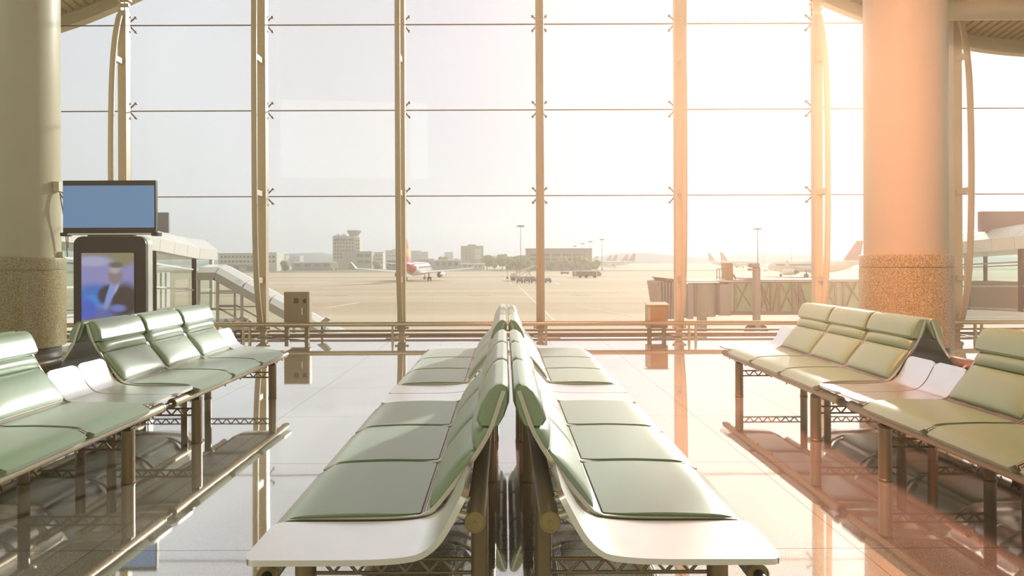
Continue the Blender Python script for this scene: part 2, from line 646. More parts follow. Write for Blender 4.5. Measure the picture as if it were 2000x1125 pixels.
def build(name, mb, m, parent=None, smooth=True, bevel=0.0, angle=35, seg=2):
    me = bpy.data.meshes.new(name)
    me.from_pydata([tuple(v) for v in mb.v], [], mb.f)
    if mb.uv:
        lay = me.uv_layers.new(name='UVMap')
        for lp in me.loops:
            lay.data[lp.index].uv = mb.uv.get(lp.vertex_index, (0, 0))
    me.validate()
    import bmesh
    bm = bmesh.new()
    bm.from_mesh(me)
    bmesh.ops.recalc_face_normals(bm, faces=bm.faces)
    bm.to_mesh(me)
    bm.free()
    if smooth:
        me.polygons.foreach_set('use_smooth', [True] * len(me.polygons))
        me.set_sharp_from_angle(angle=math.radians(angle))
    me.materials.append(m)
    o = bpy.data.objects.new(name, me)
    COL.objects.link(o)
    if parent is not None:
        o.parent = parent
    if bevel:
        b = o.modifiers.new('edge', 'BEVEL')
        b.width = bevel
        b.segments = seg
        b.limit_method = 'ANGLE'
        b.angle_limit = math.radians(40)
    return o


def thing(name, label, cat, loc=(0, 0, 0), rz=0.0, group=None):
    o = bpy.data.objects.new(name, None)
    o.empty_display_size = 0.1
    COL.objects.link(o)
    o.location = loc
    o.rotation_euler = (0, 0, rz)
    return tag(o, label, cat, group)


def structure(name, mb, m, parent=None, **kw):
    o = build(name, mb, m, parent, **kw)
    if parent is None:
        o['kind'] = 'structure'
    return o


def copy_tree(o, parent=None):
    c = o.copy()
    COL.objects.link(c)
    if parent is not None:
        c.parent = parent
    for ch in list(o.children):
        copy_tree(ch, c)
    return c


def AT(px, py, Y):
    """the world point at depth Y that the photograph shows at (px, py)"""
    return Vector(((px - 985.0) / F * Y, Y, EYE - (py - 510.0) / F * Y))


def resample(path, n, pw=None):
    pts = [Vector(p) for p in path]
    L = [0.0]
    for a, b in zip(pts, pts[1:]):
        L.append(L[-1] + (b - a).length)
    out = []
    for k in range(n):
        t = k / (n - 1)
        if pw:
            t = pw(t)
        s = t * L[-1]
        j = 0
        while j < len(L) - 2 and L[j + 1] < s:
            j += 1
        w = (s - L[j]) / max(1e-9, L[j + 1] - L[j])
        out.append(pts[j].lerp(pts[j + 1], min(1, max(0, w))))
    return out


def smooth_path(path, r=0.35, n=4):
    """round the corners of a 2-D polyline"""
    out = [Vector(path[0])]
    for k in range(1, len(path) - 1):
        a, p, b = Vector(path[k - 1]), Vector(path[k]), Vector(path[k + 1])
        p0, p1 = p.lerp(a, r), p.lerp(b, r)
        for j in range(n + 1):
            t = j / n
            out.append(p0 * (1 - t) ** 2 + p * (2 * t * (1 - t)) + p1 * t * t)
    out.append(Vector(path[-1]))
    return out


def normals2(pts):
    ns = []
    for k in range(len(pts)):
        d = (pts[min(k + 1, len(pts) - 1)] - pts[max(k - 1, 0)]).normalized()
        ns.append(Vector((d.y, -d.x)))
    return ns


# ------------------------------------------------------------------ benches
def cushion(path, y0, y1, T, p=2.6, back=0.006, ns=22, nt=18, corner=0.035, side=None):
    sp = lambda t: 0.5 + 0.5 * math.sin(PI * (t - 0.5))
    pts = resample(smooth_path(path, 0.3), ns, sp)
    nm = normals2(pts)
    mb = MB()
    w, mid = (y1 - y0) / 2, (y0 + y1) / 2
    top, bot = [], []
    for i in range(ns):
        a = 2 * sp(i / (ns - 1)) - 1
        ysc = 1 - corner * abs(a) ** 10
        rt, rb = [], []
        for j in range(nt):
            b = 2 * sp(j / (nt - 1)) - 1
            h = T * max(0, 1 - abs(a) ** p) ** (1 / p) * max(0, 1 - abs(b) ** (side or p + 1.2)) ** (1 / (side or p + 1.2))
            q = pts[i] + nm[i] * (h + 0.004)
            g = pts[i] - nm[i] * back
            y = mid + w * b * ysc
            rt.append(len(mb.v))
            mb.v.append((q.x, y, q.y))
            rb.append(len(mb.v))
            mb.v.append((g.x, y, g.y))
        top.append(rt)
        bot.append(rb)
    for i in range(ns - 1):
        for j in range(nt - 1):
            mb.f.append((top[i][j], top[i][j + 1], top[i + 1][j + 1], top[i + 1][j]))
            mb.f.append((bot[i][j], bot[i + 1][j], bot[i + 1][j + 1], bot[i][j + 1]))
        mb.f.append((top[i][0], top[i + 1][0], bot[i + 1][0], bot[i][0]))
        mb.f.append((top[i][-1], bot[i][-1], bot[i + 1][-1], top[i + 1][-1]))
    for j in range(nt - 1):
        mb.f.append((top[0][j], bot[0][j], bot[0][j + 1], top[0][j + 1]))
        mb.f.append((top[-1][j], top[-1][j + 1], bot[-1][j + 1], bot[-1][j]))
    return mb


def sheet(path, y0, y1, th, mb=None, n=26):
    pts = resample(smooth_path(path, 0.3), n)
    nm = normals2(pts)
    mb = mb or MB()
    rings = []
    s = 0.0
    for k in range(n):
        if k:
            s += (pts[k] - pts[k - 1]).length
        a, b = pts[k] + nm[k] * th / 2, pts[k] - nm[k] * th / 2
        base = len(mb.v)
        for q, y in ((a, y0), (a, y1), (b, y1), (b, y0)):
            mb.uv[len(mb.v) + len(rings) * 4] = (y, s)
            rings_y = y
        rings.append([(a.x, y0, a.y), (a.x, y1, a.y), (b.x, y1, b.y), (b.x, y0, b.y)])
    start = len(mb.v)
    mb.loft(rings)
    s = 0.0
    for k in range(n):
        if k:
            s += (pts[k] - pts[k - 1]).length
        for j, y in enumerate((y0, y1, y1, y0)):
            mb.uv[start + k * 4 + j] = (y + 5, s + 5)
    return mb


BL = 2.245                    # length of one bench unit
TW = 0.27                     # length of an end table
SP = (BL - 2 * TW) / 3
U_FRONT, Z_FRONT = 0.705, 0.347
U_REAR, Z_REAR = 0.107, 0.50
SHELL = [(0.752, 0.398), (0.725, 0.416), (0.30, 0.424), (0.262, 0.437), (0.134, 0.596), (0.09, 0.664), (0.064, 0.712), (0.05, 0.756), (0.023, 0.834)]


def headrest(y0, y1):
    loop = [(0.066, 0.714), (0.104, 0.716), (0.116, 0.735), (0.100, 0.785), (0.072, 0.832), (0.048, 0.850), (0.026, 0.854), (0.010, 0.846), (0.004, 0.825),
            (0.005, 0.79), (0.020, 0.748), (0.040, 0.716), (0.052, 0.712)]
    c = Vector((0.055, 0.785))
    n = 14
    rings = []
    for k in range(n):
        t = 0.5 + 0.5 * math.sin(PI * (k / (n - 1) - 0.5))
        b = 2 * t - 1
        s = 0.80 + 0.20 * max(0, 1 - abs(b) ** 9) ** (1 / 4)
        y = (y0 + y1) / 2 + b * (y1 - y0) / 2
        rings.append([(c.x + (u - c.x) * s, y, c.y + (z - c.y) * (0.93 + 0.07 * (s - 0.8) / 0.2)) for u, z in loop])
    return MB().loft(rings)


def end_table(y0, y1):
    """bent metal plate with rounded corners, running up behind like the seats' backs"""
    path = [(0.755, 0.411), (0.285, 0.411), (0.205, 0.46), (0.130, 0.604)]
    pts = resample(smooth_path(path, 0.42, 7), 60)
    nm = normals2(pts)
    L = [0.0]
    for a, b in zip(pts, pts[1:]):
        L.append(L[-1] + (b - a).length)
    r, th = 0.035, 0.017
    w, mid = (y1 - y0) / 2, (y0 + y1) / 2
    rings = []
    samples = []
    for k in range(len(pts)):
        d = min(L[k], L[-1] - L[k])
        hw = w if d >= r else w - r + math.sqrt(max(0, r * r - (r - d) ** 2))
        a, b = pts[k] + nm[k] * th / 2, pts[k] - nm[k] * th / 2
        rings.append([(a.x, mid - hw, a.y), (a.x, mid + hw, a.y), (b.x, mid + hw, b.y), (b.x, mid - hw, b.y)])
    return MB().loft(rings)


def beam_tube(mb, u, z, y0, y1, r, n=28):
    """a round tube along y"""
    return mb.loft([[(u + r * 0.95 * math.cos(2 * PI * j / n), y, z + r * 0.95 * math.sin(2 * PI * j / n)) for j in range(n)] for y in (y0, y1)])


def beam_cap(u, z, y, sg, r, n=28):
    """round end cap with a raised rim and a small centre dimple"""
    prof = [(1.0, -0.012), (1.0, 0.003), (0.95, 0.0055), (0.84, 0.0055), (0.80, 0.003), (0.18, 0.0035), (0.10, 0.001), (0.02, 0.001)]
    return MB().loft([[(u + r * q * math.cos(2 * PI * j / n), y + sg * d, z + r * q * math.sin(2 * PI * j / n)) for j in range(n)] for q, d in prof])


def make_bench():
    root = thing('airport_bench', 'bench', 'bench')
    mb = beam_tube(MB(), U_FRONT, Z_FRONT, 0.06, BL - 0.06, 0.031)
    for y in (0.16, 0.30, 0.56, 0.84, 1.12, 1.40, 1.68, 1.95, 2.09):
        mb.tube([(U_FRONT, y, Z_FRONT - 0.027), (U_FRONT, y, Z_FRONT - 0.043)], 0.006, 8)
    fb = build('front_beam', mb, beam_m, root)
    for ya, yb in ((-0.001, 0.06), (BL - 0.06, BL + 0.001)):
        build('beam_coupling', MB().tube([(U_FRONT, ya, Z_FRONT), (U_FRONT, yb, Z_FRONT)], 0.016), dark_m, fb)
    rb = build('rear_beam', beam_tube(MB(), U_REAR, Z_REAR, 0.06, BL - 0.06, 0.031), beam_m, root)
    for bo, u, z in ((fb, U_FRONT, Z_FRONT), (rb, U_REAR, Z_REAR)):
        for y, sg in ((0.06, -1), (BL - 0.06, 1)):
            build('end_cap', beam_cap(u, z, y, sg, 0.031), cap_m, bo, angle=25)
    for y in (0.40, BL - 0.40):
        lg = MB().lathe([(0.020, 0.0), (0.036, 0.001), (0.037, 0.004), (0.037, 0.012), (0.035, 0.014), (0.035, 0.300), (0.030, 0.304)], U_FRONT - 0.005, y, 24)
        l1 = build('leg', lg, leg_m, root)
        cl = MB()
        cl.box(U_FRONT - 0.032, U_FRONT + 0.022, y - 0.024, y + 0.024, 0.302, 0.318)
        cl.bar((U_FRONT - 0.03, y - 0.03, 0.325), (U_FRONT + 0.012, y - 0.03, 0.345), 0.008, 0.03)
        cl.bar((U_FRONT - 0.03, y + 0.03, 0.325), (U_FRONT + 0.012, y + 0.03, 0.345), 0.008, 0.03)
        build('leg_clamp', cl, dark_m, l1, bevel=0.003)
        lr = MB().lathe([(0.020, 0.0), (0.032, 0.001), (0.033, 0.004), (0.033, 0.012), (0.030, 0.014), (0.030, 0.485)], U_REAR, y, 24)
        build('leg', lr, leg_m, root)
        tr = MB()
        u0, u1 = U_REAR + 0.028, U_FRONT - 0.038
        for z in (0.190, 0.236):
            tr.tube([(u0, y, z), (u1, y, z)], 0.0065, 8)
        k = 12
        zz = [(u0 + 0.02 + (u1 - u0 - 0.04) * i / k, y, 0.190 if i % 2 else 0.236) for i in range(k + 1)]
        for a, b in zip(zz, zz[1:]):
            tr.tube([a, b], 0.0055, 6)
        build('stretcher', tr, leg_m, root)
    for y in (TW / 2, TW + 0.003, TW + SP, TW + 2 * SP, BL - TW - 0.003, BL - TW / 2):
        ar = MB()
        pth = [(0.70, 0.385), (0.45, 0.395), (0.30, 0.402), (0.22, 0.44), (0.15, 0.50), (U_REAR + 0.02, 0.50)]
        for a, b in zip(pth, pth[1:]):
            ar.bar((a[0], y, a[1]), (b[0], y, b[1]), 0.012, 0.022)
        build('support_arm', ar, steel_m, root, bevel=0.002)
    for k, (y0, y1) in enumerate(((0.0, TW - 0.006), (BL - TW + 0.006, BL))):
        tb = build('side_table', end_table(y0, y1), table_m, root, angle=50)
        tb['label'] = 'bare satin metal side table plate'
        for y in (y0 + 0.07, y1 - 0.07):
            build('table_stub', MB().tube([(U_REAR + 0.012, y, Z_REAR + 0.01), (0.165, y, 0.522)], 0.011, 10), steel_m, tb)
    for k in range(3):
        y0, y1 = TW + k * SP + 0.004, TW + (k + 1) * SP - 0.004
        sh = build('seat', sheet(SHELL, y0 + 0.008, y1 - 0.008, 0.003), shell_m, root)
        sh['label'] = 'seat with green leather pads on a perforated metal shell'
        for ya in (y0, y1 - 0.010):
            rl = sheet(SHELL, ya, ya + 0.010, 0.014)
            rl.uv = {}
            build('side_rail', rl, steel_m, sh)
        build('seat_pad', cushion([(0.296, 0.428), (0.50, 0.432), (0.700, 0.424), (0.770, 0.384)], y0 + 0.013, y1 - 0.013, 0.056, 3.4, corner=0.05, side=7.0, ns=28, nt=26), leather_m, sh)
        build('back_pad', cushion([(0.258, 0.444), (0.134, 0.598), (0.112, 0.633)], y0 + 0.014, y1 - 0.014, 0.036, 2.6), leather_m, sh)
        build('lumbar_roll', cushion([(0.1115, 0.634), (0.09, 0.666), (0.0665, 0.711)], y0 + 0.014, y1 - 0.014, 0.047, 2.0, ns=12), leather_m, sh)
        build('headrest', headrest(y0 + 0.010, y1 - 0.010), leather_m, sh)
    return root


PLANES = {'left': -2.835, 'centre': 0.021, 'right': 2.855}
Y1, Y2 = 1.78, 4.035
bench_specs = [
    # plane, facing, start, label
    ('centre', -1, Y1, 'near green bench of the middle row, its seats facing the blue-screen side'),
    ('centre', 1, Y1, 'near green bench of the middle row, its seats facing the peach-lit column side'),
    ('centre', -1, Y2, 'farther green bench of the middle row, its seats facing the blue-screen side'),
    ('centre', 1, Y2, 'farther green bench of the middle row, its seats facing the peach-lit column side'),
    ('left', 1, Y1, 'bright green bench at the left edge with its nearest seats cut off by the frame'),
    ('left', 1, Y2, 'bright green three-seat bench in front of the kiosk and granite column at left'),
    ('right', -1, Y1, 'olive green bench at the right edge, its nearest seats cut off by the frame'),
    ('right', -1, Y2, 'tan-lit green three-seat bench in front of the right granite column'),
    ('left', -1, Y2, 'bench turned away behind the left green bench, showing its perforated metal back'),
    ('right', 1, Y2, 'bench turned away behind the right green bench, showing its perforated brown back'),
    ('left', -1, Y1, 'bench turned away at the left edge, only its metal table back showing'),
    ('right', 1, Y1, 'bench turned away at the right edge, only its metal table back showing'),
]
proto = make_bench()
for i, (pl, face, y, lab) in enumerate(bench_specs):
    o = proto if i == 0 else copy_tree(proto)
    o['label'] = lab
    o['group'] = 'back-to-back waiting benches'
    if face > 0:
        o.location = (PLANES[pl] + 0.001, y, 0)
        o.rotation_euler = (0, 0, 0)
    else:
        o.location = (PLANES[pl] - 0.001, y + BL, 0)
        o.rotation_euler = (0, 0, PI)

# ------------------------------------------------------------------ hall floor
GA = -4.5                      # apron level below the hall floor
GLASS_Y = 10.80
structure('floor', MB().box(-13, 13, -4, 11.2, -0.25, 0.0), floor_m, smooth=False)


# ------------------------------------------------------------------ roof
def roof_edge(x):
    t = abs(x + 0.55)
    K = [(-2, 8.1), (0, 8.2), (2, 7.75), (4, 6.95), (6.05, 5.97), (7.05, 5.55), (8.0, 5.26), (9.05, 5.02), (9.95, 4.92), (11.5, 4.86), (13.5, 4.9), (16, 5.3)]
    for k in range(1, len(K) - 2):
        if t <= K[k + 1][0]:
            break
    (x0, a), (x1, b), (x2, c), (x3, d) = K[k - 1], K[k], K[k + 1], K[k + 2]
    u = (t - x1) / (x2 - x1)
    m1 = (c - a) / (x2 - x0) * (x2 - x1)
    m2 = (d - b) / (x3 - x1) * (x2 - x1)
    return b * (2 * u**3 - 3 * u**2 + 1) + m1 * (u**3 - 2 * u**2 + u) + c * (-2 * u**3 + 3 * u**2) + m2 * (u**3 - u**2)


EDGE_Y = 11.6
mb = MB()
xs = []
x = -13.0
while x < 13.0:
    xs += [(x, 0.0), (x + 0.085, 0.0), (x + 0.09, 0.035), (x + 0.125, 0.035)]
    x += 0.13
rings = []
for Yk in (EDGE_Y, 9.0, 4.0, -4.0):
    up = 0.24 + (EDGE_Y - Yk) * 0.16
    rings.append([(px, Yk, roof_edge(px) + up + dz) for px, dz in xs] + [(px, Yk, roof_edge(px) + up + 0.3) for px, dz in reversed(xs)])
mb.loft(rings)
ceiling = structure('ceiling', mb, roof_m, smooth=False)
fa = MB()
prof = [(EDGE_Y, 0.0), (EDGE_Y - 0.16, 0.0), (EDGE_Y - 0.16, 0.10), (EDGE_Y - 0.10, 0.12), (EDGE_Y - 0.10, 0.30), (EDGE_Y + 0.1, 0.30)]
rings = []
for k in range(105):
    px = -13 + 26 * k / 104
    rings.append([(px, a, roof_edge(px) + b) for a, b in prof])
fa.loft(rings)
structure('trim_1', fa, mat('fascia_cream', (0.60, 0.54, 0.36), 0.5, 0, 0.04, 2), smooth=True)
bm_ = MB().tube([(5.9, 9.35, 4.90), (12.9, 9.35, 4.90)], 0.15, 20)
structure('ceiling_beam', bm_, cream_m)

# ------------------------------------------------------------------ facade
POST_X = [0.597 + 2.30 * k for k in range(-4, 5)]
SEAMS = [2.352, 3.80, 5.245, 6.69]


def bow(z, top):
    d = min(z - 0.22, top - 0.10 - z)
    d = max(0.0, d)
    return 0.045 + 0.255 * (1 - math.exp(-d / 0.62)) if d > 0 else 0.045


ordinal = {0: 'white steel window post hidden behind the left granite column',
           1: 'window post with bowed tube rising behind the blue screen',
           2: 'window post with bowed tube beside the tall grey electrical cabinet',
           3: 'window post with bowed tube in front of the airliner tail',
           4: 'window post just right of the middle bench tops',
           5: 'window post with bowed tube beside the low orange electrical box',
           6: 'glowing window post left of the peach-lit granite column',
           7: 'pale window post with bowed tube right of the peach-lit granite column',
           8: 'window post beyond the right edge of the frame'}
for k, cx in enumerate(POST_X):
    if k in (0, 8):
        continue
    low = k in (1, 6, 7)
    top = {1: 5.42, 6: 5.32, 7: 5.30}.get(k, roof_edge(cx) + 0.15)
    root = thing('window_post', ordinal[k], 'window post', (cx, 10.63, 0), 0, 'window posts of the glass front')
    build('post', MB().box(-0.0675, 0.0675, -0.07, 0.07, 0.10, top), mull_m, root, bevel=0.006)
    n = 60
    zs = [0.26 + (top - 0.12 - 0.26) * i / (n - 1) for i in range(n)]
    build('bowed_tube', MB().tube([(0, -0.07 - bow(z, top), z) for z in zs], 0.045, 16), mull_m, root)
    for z in [zb for zb in (0.95, 2.37, 4.56) if zb < top - 0.3] + ([6.0] if not low else []):
        if z > top - 0.3:
            continue
        o_ = bow(z, top)
        build('spacer', MB().box(-0.035, 0.035, -0.07 - o_, -0.068, z - 0.045, z + 0.045), mull_m, root, bevel=0.004)
    ft = MB()
    ft.box(-0.11, 0.11, -0.14, 0.10, 0.0, 0.012)
    ft.box(-0.045, 0.045, -0.04, 0.04, 0.012, 0.105)
    ft.bar((-0.10, -0.02, 0.15), (0.10, -0.02, 0.15), 0.03, 0.03)
    for s in (-1, 1):
        ft.tube([(s * 0.10, -0.02, 0.13), (s * 0.10, -0.02, 0.17)], 0.016, 10)
    build('foot_bracket', ft, mull_m, root, bevel=0.003)
    if low:
        kn = MB()
        for s in (-1, 1):
            kn.box(s * 0.035 - 0.010, s * 0.035 + 0.010, -0.05, 0.05, top - 0.02, top + 0.20)
        kn.tube([(-0.09, 0, top + 0.10), (0.09, 0, top + 0.10)], 0.035, 14)
        kn.box(-0.10, 0.10, -0.06, 0.06, top + 0.17, top + 0.21)
        kn.tube([(0, 0, top + 0.2), (0, 0, roof_edge(cx) + 0.40)], 0.07, 14)
        build('pin_joint', kn, mull_m, root, bevel=0.003)
    for z in SEAMS:
        if z > top:
            continue
        sf = MB()
        gy = GLASS_Y - 10.63
        for sx in (-1, 1):
            for sz in (-1, 1):
                sf.tube([(sx * 0.02, 0.075, z), (sx * 0.06, 0.12, z + sz * 0.065), (sx * 0.112, gy - 0.035, z + sz * 0.122)], 0.011, 8, [0.016, 0.013, 0.010])
                sf.tube([(sx * 0.112, gy - 0.045, z + sz * 0.122), (sx * 0.112, gy - 0.009, z + sz * 0.122)], 0.019, 12)
        sf.tube([(0, 0.065, z), (0, 0.11, z)], 0.025, 12)
        build('spider_fitting', sf, bracket_m, root)

for k in range(len(POST_X) - 1):
    x0, x1 = POST_X[k], POST_X[k + 1]
    levels = [0.10] + SEAMS
    mbx = MB()
    sl_ = MB()
    topz = min(roof_edge(x0), roof_edge(x1)) + 0.22
    for j, z in enumerate(levels):
        z1 = levels[j + 1] if j + 1 < len(levels) else topz
        z1 = min(z1, topz)
        if z1 - z < 0.05:
            continue
        mbx.box(x0 + 0.008, x1 - 0.008, GLASS_Y - 0.006, GLASS_Y + 0.006, z + 0.008, z1 - 0.008)
        if j:
            sl_.box(x0, x1, GLASS_Y - 0.009, GLASS_Y + 0.009, z - 0.008, z + 0.008)
    sl_.box(x1 - 0.008, x1 + 0.008, GLASS_Y - 0.008, GLASS_Y + 0.008, 0.10, topz)
    w = structure('window_%d' % (k + 1), mbx, glass_m, smooth=False)
    build('glass_seal', sl_, seal_m, w, smooth=False)
sill = MB().box(-13, 13, GLASS_Y - 0.03, GLASS_Y + 0.05, 0.0, 0.035)
sill.box(-13, 13, GLASS_Y - 0.02, GLASS_Y + 0.03, 0.065, 0.100)
structure('trim_2', sill, mat('sill_bronze', (0.36, 0.26, 0.16), 0.4, 0.5, 0.05, 5), bevel=0.004)
gv = MB()
for (a, b) in ((-8.4, -4.6), (-2.75, -0.85), (0.95, 2.1), (3.3, 5.0), (6.6, 10.0)):
    for yy in (10.52, 10.60, 10.68):
        gv.box(a, b, yy, yy + 0.018, -0.001, 0.003)
structure('floor_grille', gv, mat('grille_bronze', (0.30, 0.22, 0.15), 0.5, 0.3, 0.05, 5), smooth=False)

# foot rail along the glass
rail = thing('foot_rail', 'low round metal rail running along the foot of the glass front', 'rail', (0, 10.38, 0))
build('rail_tube', MB().tube([(-12.8, 0, 0.235), (12.8, 0, 0.235)], 0.038, 20), rail_m, rail)
for xk in (-6.55, -4.24, -1.80, 0.69, 2.99, 7.63):
    sp_ = MB()
    for dx in ((0.0, 0.105) if xk not in (-1.80, 0.69) else (-0.02,)):
        sp_.prism([(dx - 0.018, 0.0), (dx + 0.026, 0.0), (dx + 0.012, 0.215), (dx - 0.008, 0.215)], 'y', -0.022, 0.022)
    sp_.box(-0.12, 0.21, -0.06, 0.06, 0.0, 0.008)
    o_ = build('rail_support', sp_, rail_m, rail, bevel=0.002)
    o_.location.x = xk


# ------------------------------------------------------------------ columns
def column(name, cx, cy, lab):
    root = thing(name, lab, 'column', (cx, cy, 0))
    root['kind'] = 'structure'
    build('shaft', MB().lathe([(0.50, 1.30), (0.506, 1.31), (0.506, 7.2)], 0, 0, 96), cream_m, root)
    b = MB().lathe([(0.551, 0.085), (0.564, 0.09), (0.566, 0.10), (0.566, 1.135), (0.556, 1.140), (0.556, 1.150), (0.566, 1.155), (0.572, 1.29), (0.568, 1.315), (0.552, 1.322), (0.50, 1.322)], 0, 0, 96)
    build('granite_base', b, granite_m, root)
    build('plinth', MB().lathe([(0.51, 0.0), (0.51, 0.088)], 0, 0, 64), plinth_m, root)
    return root


column('column_left', -6.772, 8.9, 'cream round column on a speckled granite base behind the left benches')
column('column_right', 5.573, 8.9, 'cream round column on a granite base behind the right benches, lit peach')

# ------------------------------------------------------------------ kiosk and television
kx, ky = -4.32, 7.0
tot = thing('information_totem', 'black rounded totem with a portrait screen showing a person in a dark suit', 'information kiosk', (kx, ky, 0))


def rounded_rect(x0, x1, z0, z1, r, n=8, bottom=False):
    pts = []
    for cx, cz, a0 in ((x1 - r, z1 - r, 0), (x0 + r, z1 - r, 90)):
        for j in range(n + 1):
            t = math.radians(a0 + 90 * j / n)
            pts.append((cx + r * math.cos(t), cz + r * math.sin(t)))
    pts += [(x0, z0), (x1, z0)]
    return pts


build('body', MB().prism(rounded_rect(-0.395, 0.395, 0.03, 1.535, 0.09), 'y', 0.0, 0.03), plastic_black_m, tot, bevel=0.006)
build('casing', MB().prism(rounded_rect(-0.40, 0.402, 0.0, 1.54, 0.095), 'y', 0.03, 0.14), plastic_white_m, tot, bevel=0.012)
build('display_frame', MB().box(-0.315, 0.285, -0.006, 0.004, 0.56, 1.365), plastic_black_m, tot, bevel=0.003)
build('screen', MB().box(-0.300, 0.272, -0.009, 0.0, 0.58, 1.355), news_m, tot, smooth=False)
tv = thing('television', 'wide flat television with a plain blue screen standing on the black totem', 'television', (kx - 0.02, ky + 0.03, 1.54))
build('case', MB().box(-0.51, 0.51, 0.0, 0.05, 0.035, 0.612), plastic_black_m, tv, bevel=0.006)
build('screen', MB().box(-0.503, 0.497, -0.004, 0.001, 0.092, 0.555), blue_screen_m, tv, smooth=False)
tb_ = MB().box(-0.48, 0.48, 0.0, 0.06, 0.012, 0.035)
build('lower_trim', tb_, steel_m, tv, bevel=0.003)
for s in (-1, 1):
    build('corner_foot', MB().box(s * 0.50 - 0.035, s * 0.50 + 0.035, -0.01, 0.09, 0.0, 0.04), dark_m, tv, bevel=0.006)
build('mount', MB().box(-0.25, 0.25, 0.02, 0.09, -0.0, 0.02), dark_m, tv)

# wall box with its cables on the column, small box on the granite ledge
a0 = math.radians(5)
bx, by = -6.772 + 0.508 * math.cos(a0), 8.9 + 0.508 * math.sin(a0)
jb = thing('junction_box', 'small cream junction box with loose cables fixed to the left column', 'junction box', (bx, by, 2.31), a0)
build('box', MB().box(0.0, 0.075, -0.065, 0.065, -0.07, 0.07), cream_m, jb, bevel=0.006)
for q, pts in enumerate(([(0.05, -0.02, -0.06), (0.09, 0.02, -0.16), (0.12, 0.06, -0.35), (0.10, 0.10, -0.62), (0.09, 0.13, -0.85)],
                         [(0.05, 0.02, -0.06), (0.10, 0.06, -0.12), (0.15, 0.12, -0.18), (0.22, 0.2, -0.22), (0.30, 0.26, -0.36)],
                         [(0.05, 0.0, -0.06), (0.07, 0.0, -0.2), (0.09, 0.03, -0.4), (0.09, 0.08, -0.7), (0.085, 0.12, -0.98)])):
    build('cable', MB().tube(smooth_path(pts, 0.4), 0.007, 8), cable_m, jb)
a1 = math.radians(15)
lb = MB().box(-0.03, 0.03, -0.03, 0.03, 0.0, 0.085)
lbo = build('alarm_box', lb, cream_m, None, bevel=0.005)
lbo.location = (-6.772 + 0.532 * math.cos(a1), 8.9 + 0.532 * math.sin(a1), 1.322)
lbo.rotation_euler = (0, 0, a1)
tag(lbo, 'tiny cream box standing on the ledge of the left granite base', 'box')

# ------------------------------------------------------------------ electrical cabinets by the glass
c1 = thing('electrical_cabinet', 'tall olive electrical cabinet on legs by the glass, with square vent', 'electrical cabinet', (-3.43, 10.50, 0))
build('body', MB().box(-0.19, 0.23, 0.0, 0.14, 0.17, 0.76), cabinet_side_m, c1, bevel=0.005)
d1 = build('door', MB().box(-0.182, 0.186, -0.014, 0.0, 0.185, 0.745), cabinet_m, c1, bevel=0.004)
build('vent', MB().box(-0.02, 0.055, -0.018, -0.010, 0.57, 0.655), dark_m, d1, smooth=False)
lk = MB().tube([(0.155, -0.03, 0.60), (0.155, 0.0, 0.60)], 0.028, 14)
lk.tube([(0.135, -0.045, 0.63), (0.18, -0.045, 0.58)], 0.012, 10)
lk.ball((0.175, -0.045, 0.635), 0.014)
build('lock', lk, dark_m, d1)
build('handle', MB().box(0.105, 0.128, -0.03, -0.012, 0.38, 0.50), steel_m, d1, bevel=0.006)
for sx in (-0.16, 0.17):
    build('leg', MB().box(sx - 0.03, sx + 0.03, 0.03, 0.11, 0.0, 0.17), cabinet_m, c1, bevel=0.003)
c2 = thing('electrical_cabinet', 'low orange-brown electrical box with sloping lid by the glass', 'electrical cabinet', (2.52, 10.48, 0))
build('body', MB().box(-0.175, 0.155, 0.0, 0.20, 0.14, 0.515), cabinet_side_m, c2, bevel=0.004)
d2 = build('door', MB().box(-0.125, 0.150, -0.012, 0.0, 0.15, 0.495), mat('ochre_door', (0.40, 0.24, 0.09), 0.45, 0.1, 0.05, 5), c2, bevel=0.004)
build('knob', MB().ball((0.115, -0.02, 0.26), 0.014), steel_m, d2)
build('lid', MB().prism([(-0.03, 0.515), (0.22, 0.545), (0.22, 0.56), (-0.03, 0.53)], 'x', -0.195, 0.175), cabinet_side_m, c2, bevel=0.003)
for sx in (-0.13, 0.11):
    build('leg', MB().box(sx - 0.03, sx + 0.03, 0.05, 0.12, 0.0, 0.14), cabinet_m, c2, bevel=0.003)
cbl = MB().tube(smooth_path([(-3.25, 10.52, 0.17), (-3.28, 10.50, 0.03), (-3.7, 10.48, 0.012), (-4.2, 10.55, 0.012), (-5.2, 10.50, 0.012)], 0.4), 0.010, 8)
tag(build('floor_cable', cbl, cable_m), 'thin dark cable on the floor running from the tall cabinet along the glass', 'cable')
cbl = MB().tube(smooth_path([(2.6, 10.46, 0.14), (2.58, 10.44, 0.02), (2.35, 10.40, 0.012), (2.9, 10.50, 0.012), (3.3, 10.44, 0.012)], 0.4), 0.010, 8)
tag(build('floor_cable', cbl, cable_m), 'thin cable on the floor at the low orange electrical box', 'cable')
coil = MB()
for q in range(3):
    coil.tube([(-4.38 + 0.055 * math.cos(t * 0.4 + q), 10.50 + 0.03 * q + 0.01 * math.sin(t), 0.075 + 0.055 * math.sin(t * 0.4 + q)) for t in range(17)], 0.008, 8)
coil.box(-4.45, -4.31, 10.48, 10.58, 0.0, 0.02)
tag(build('cable_coil', coil, dark_m), 'small dark coil of cable at the foot of the glass near the green bench', 'cable coil')
fl = thing('floor_lamp', 'small white tilted floodlight at the glass beside the tall cabinet', 'floodlight', (-3.12, 11.02, 0.0))
build('lamp_head', MB().prism([(-0.10, 0.17), (0.06, 0.30), (0.14, 0.265), (0.02, 0.15)], 'y', -0.06, 0.06), plastic_white_m, fl, bevel=0.008)
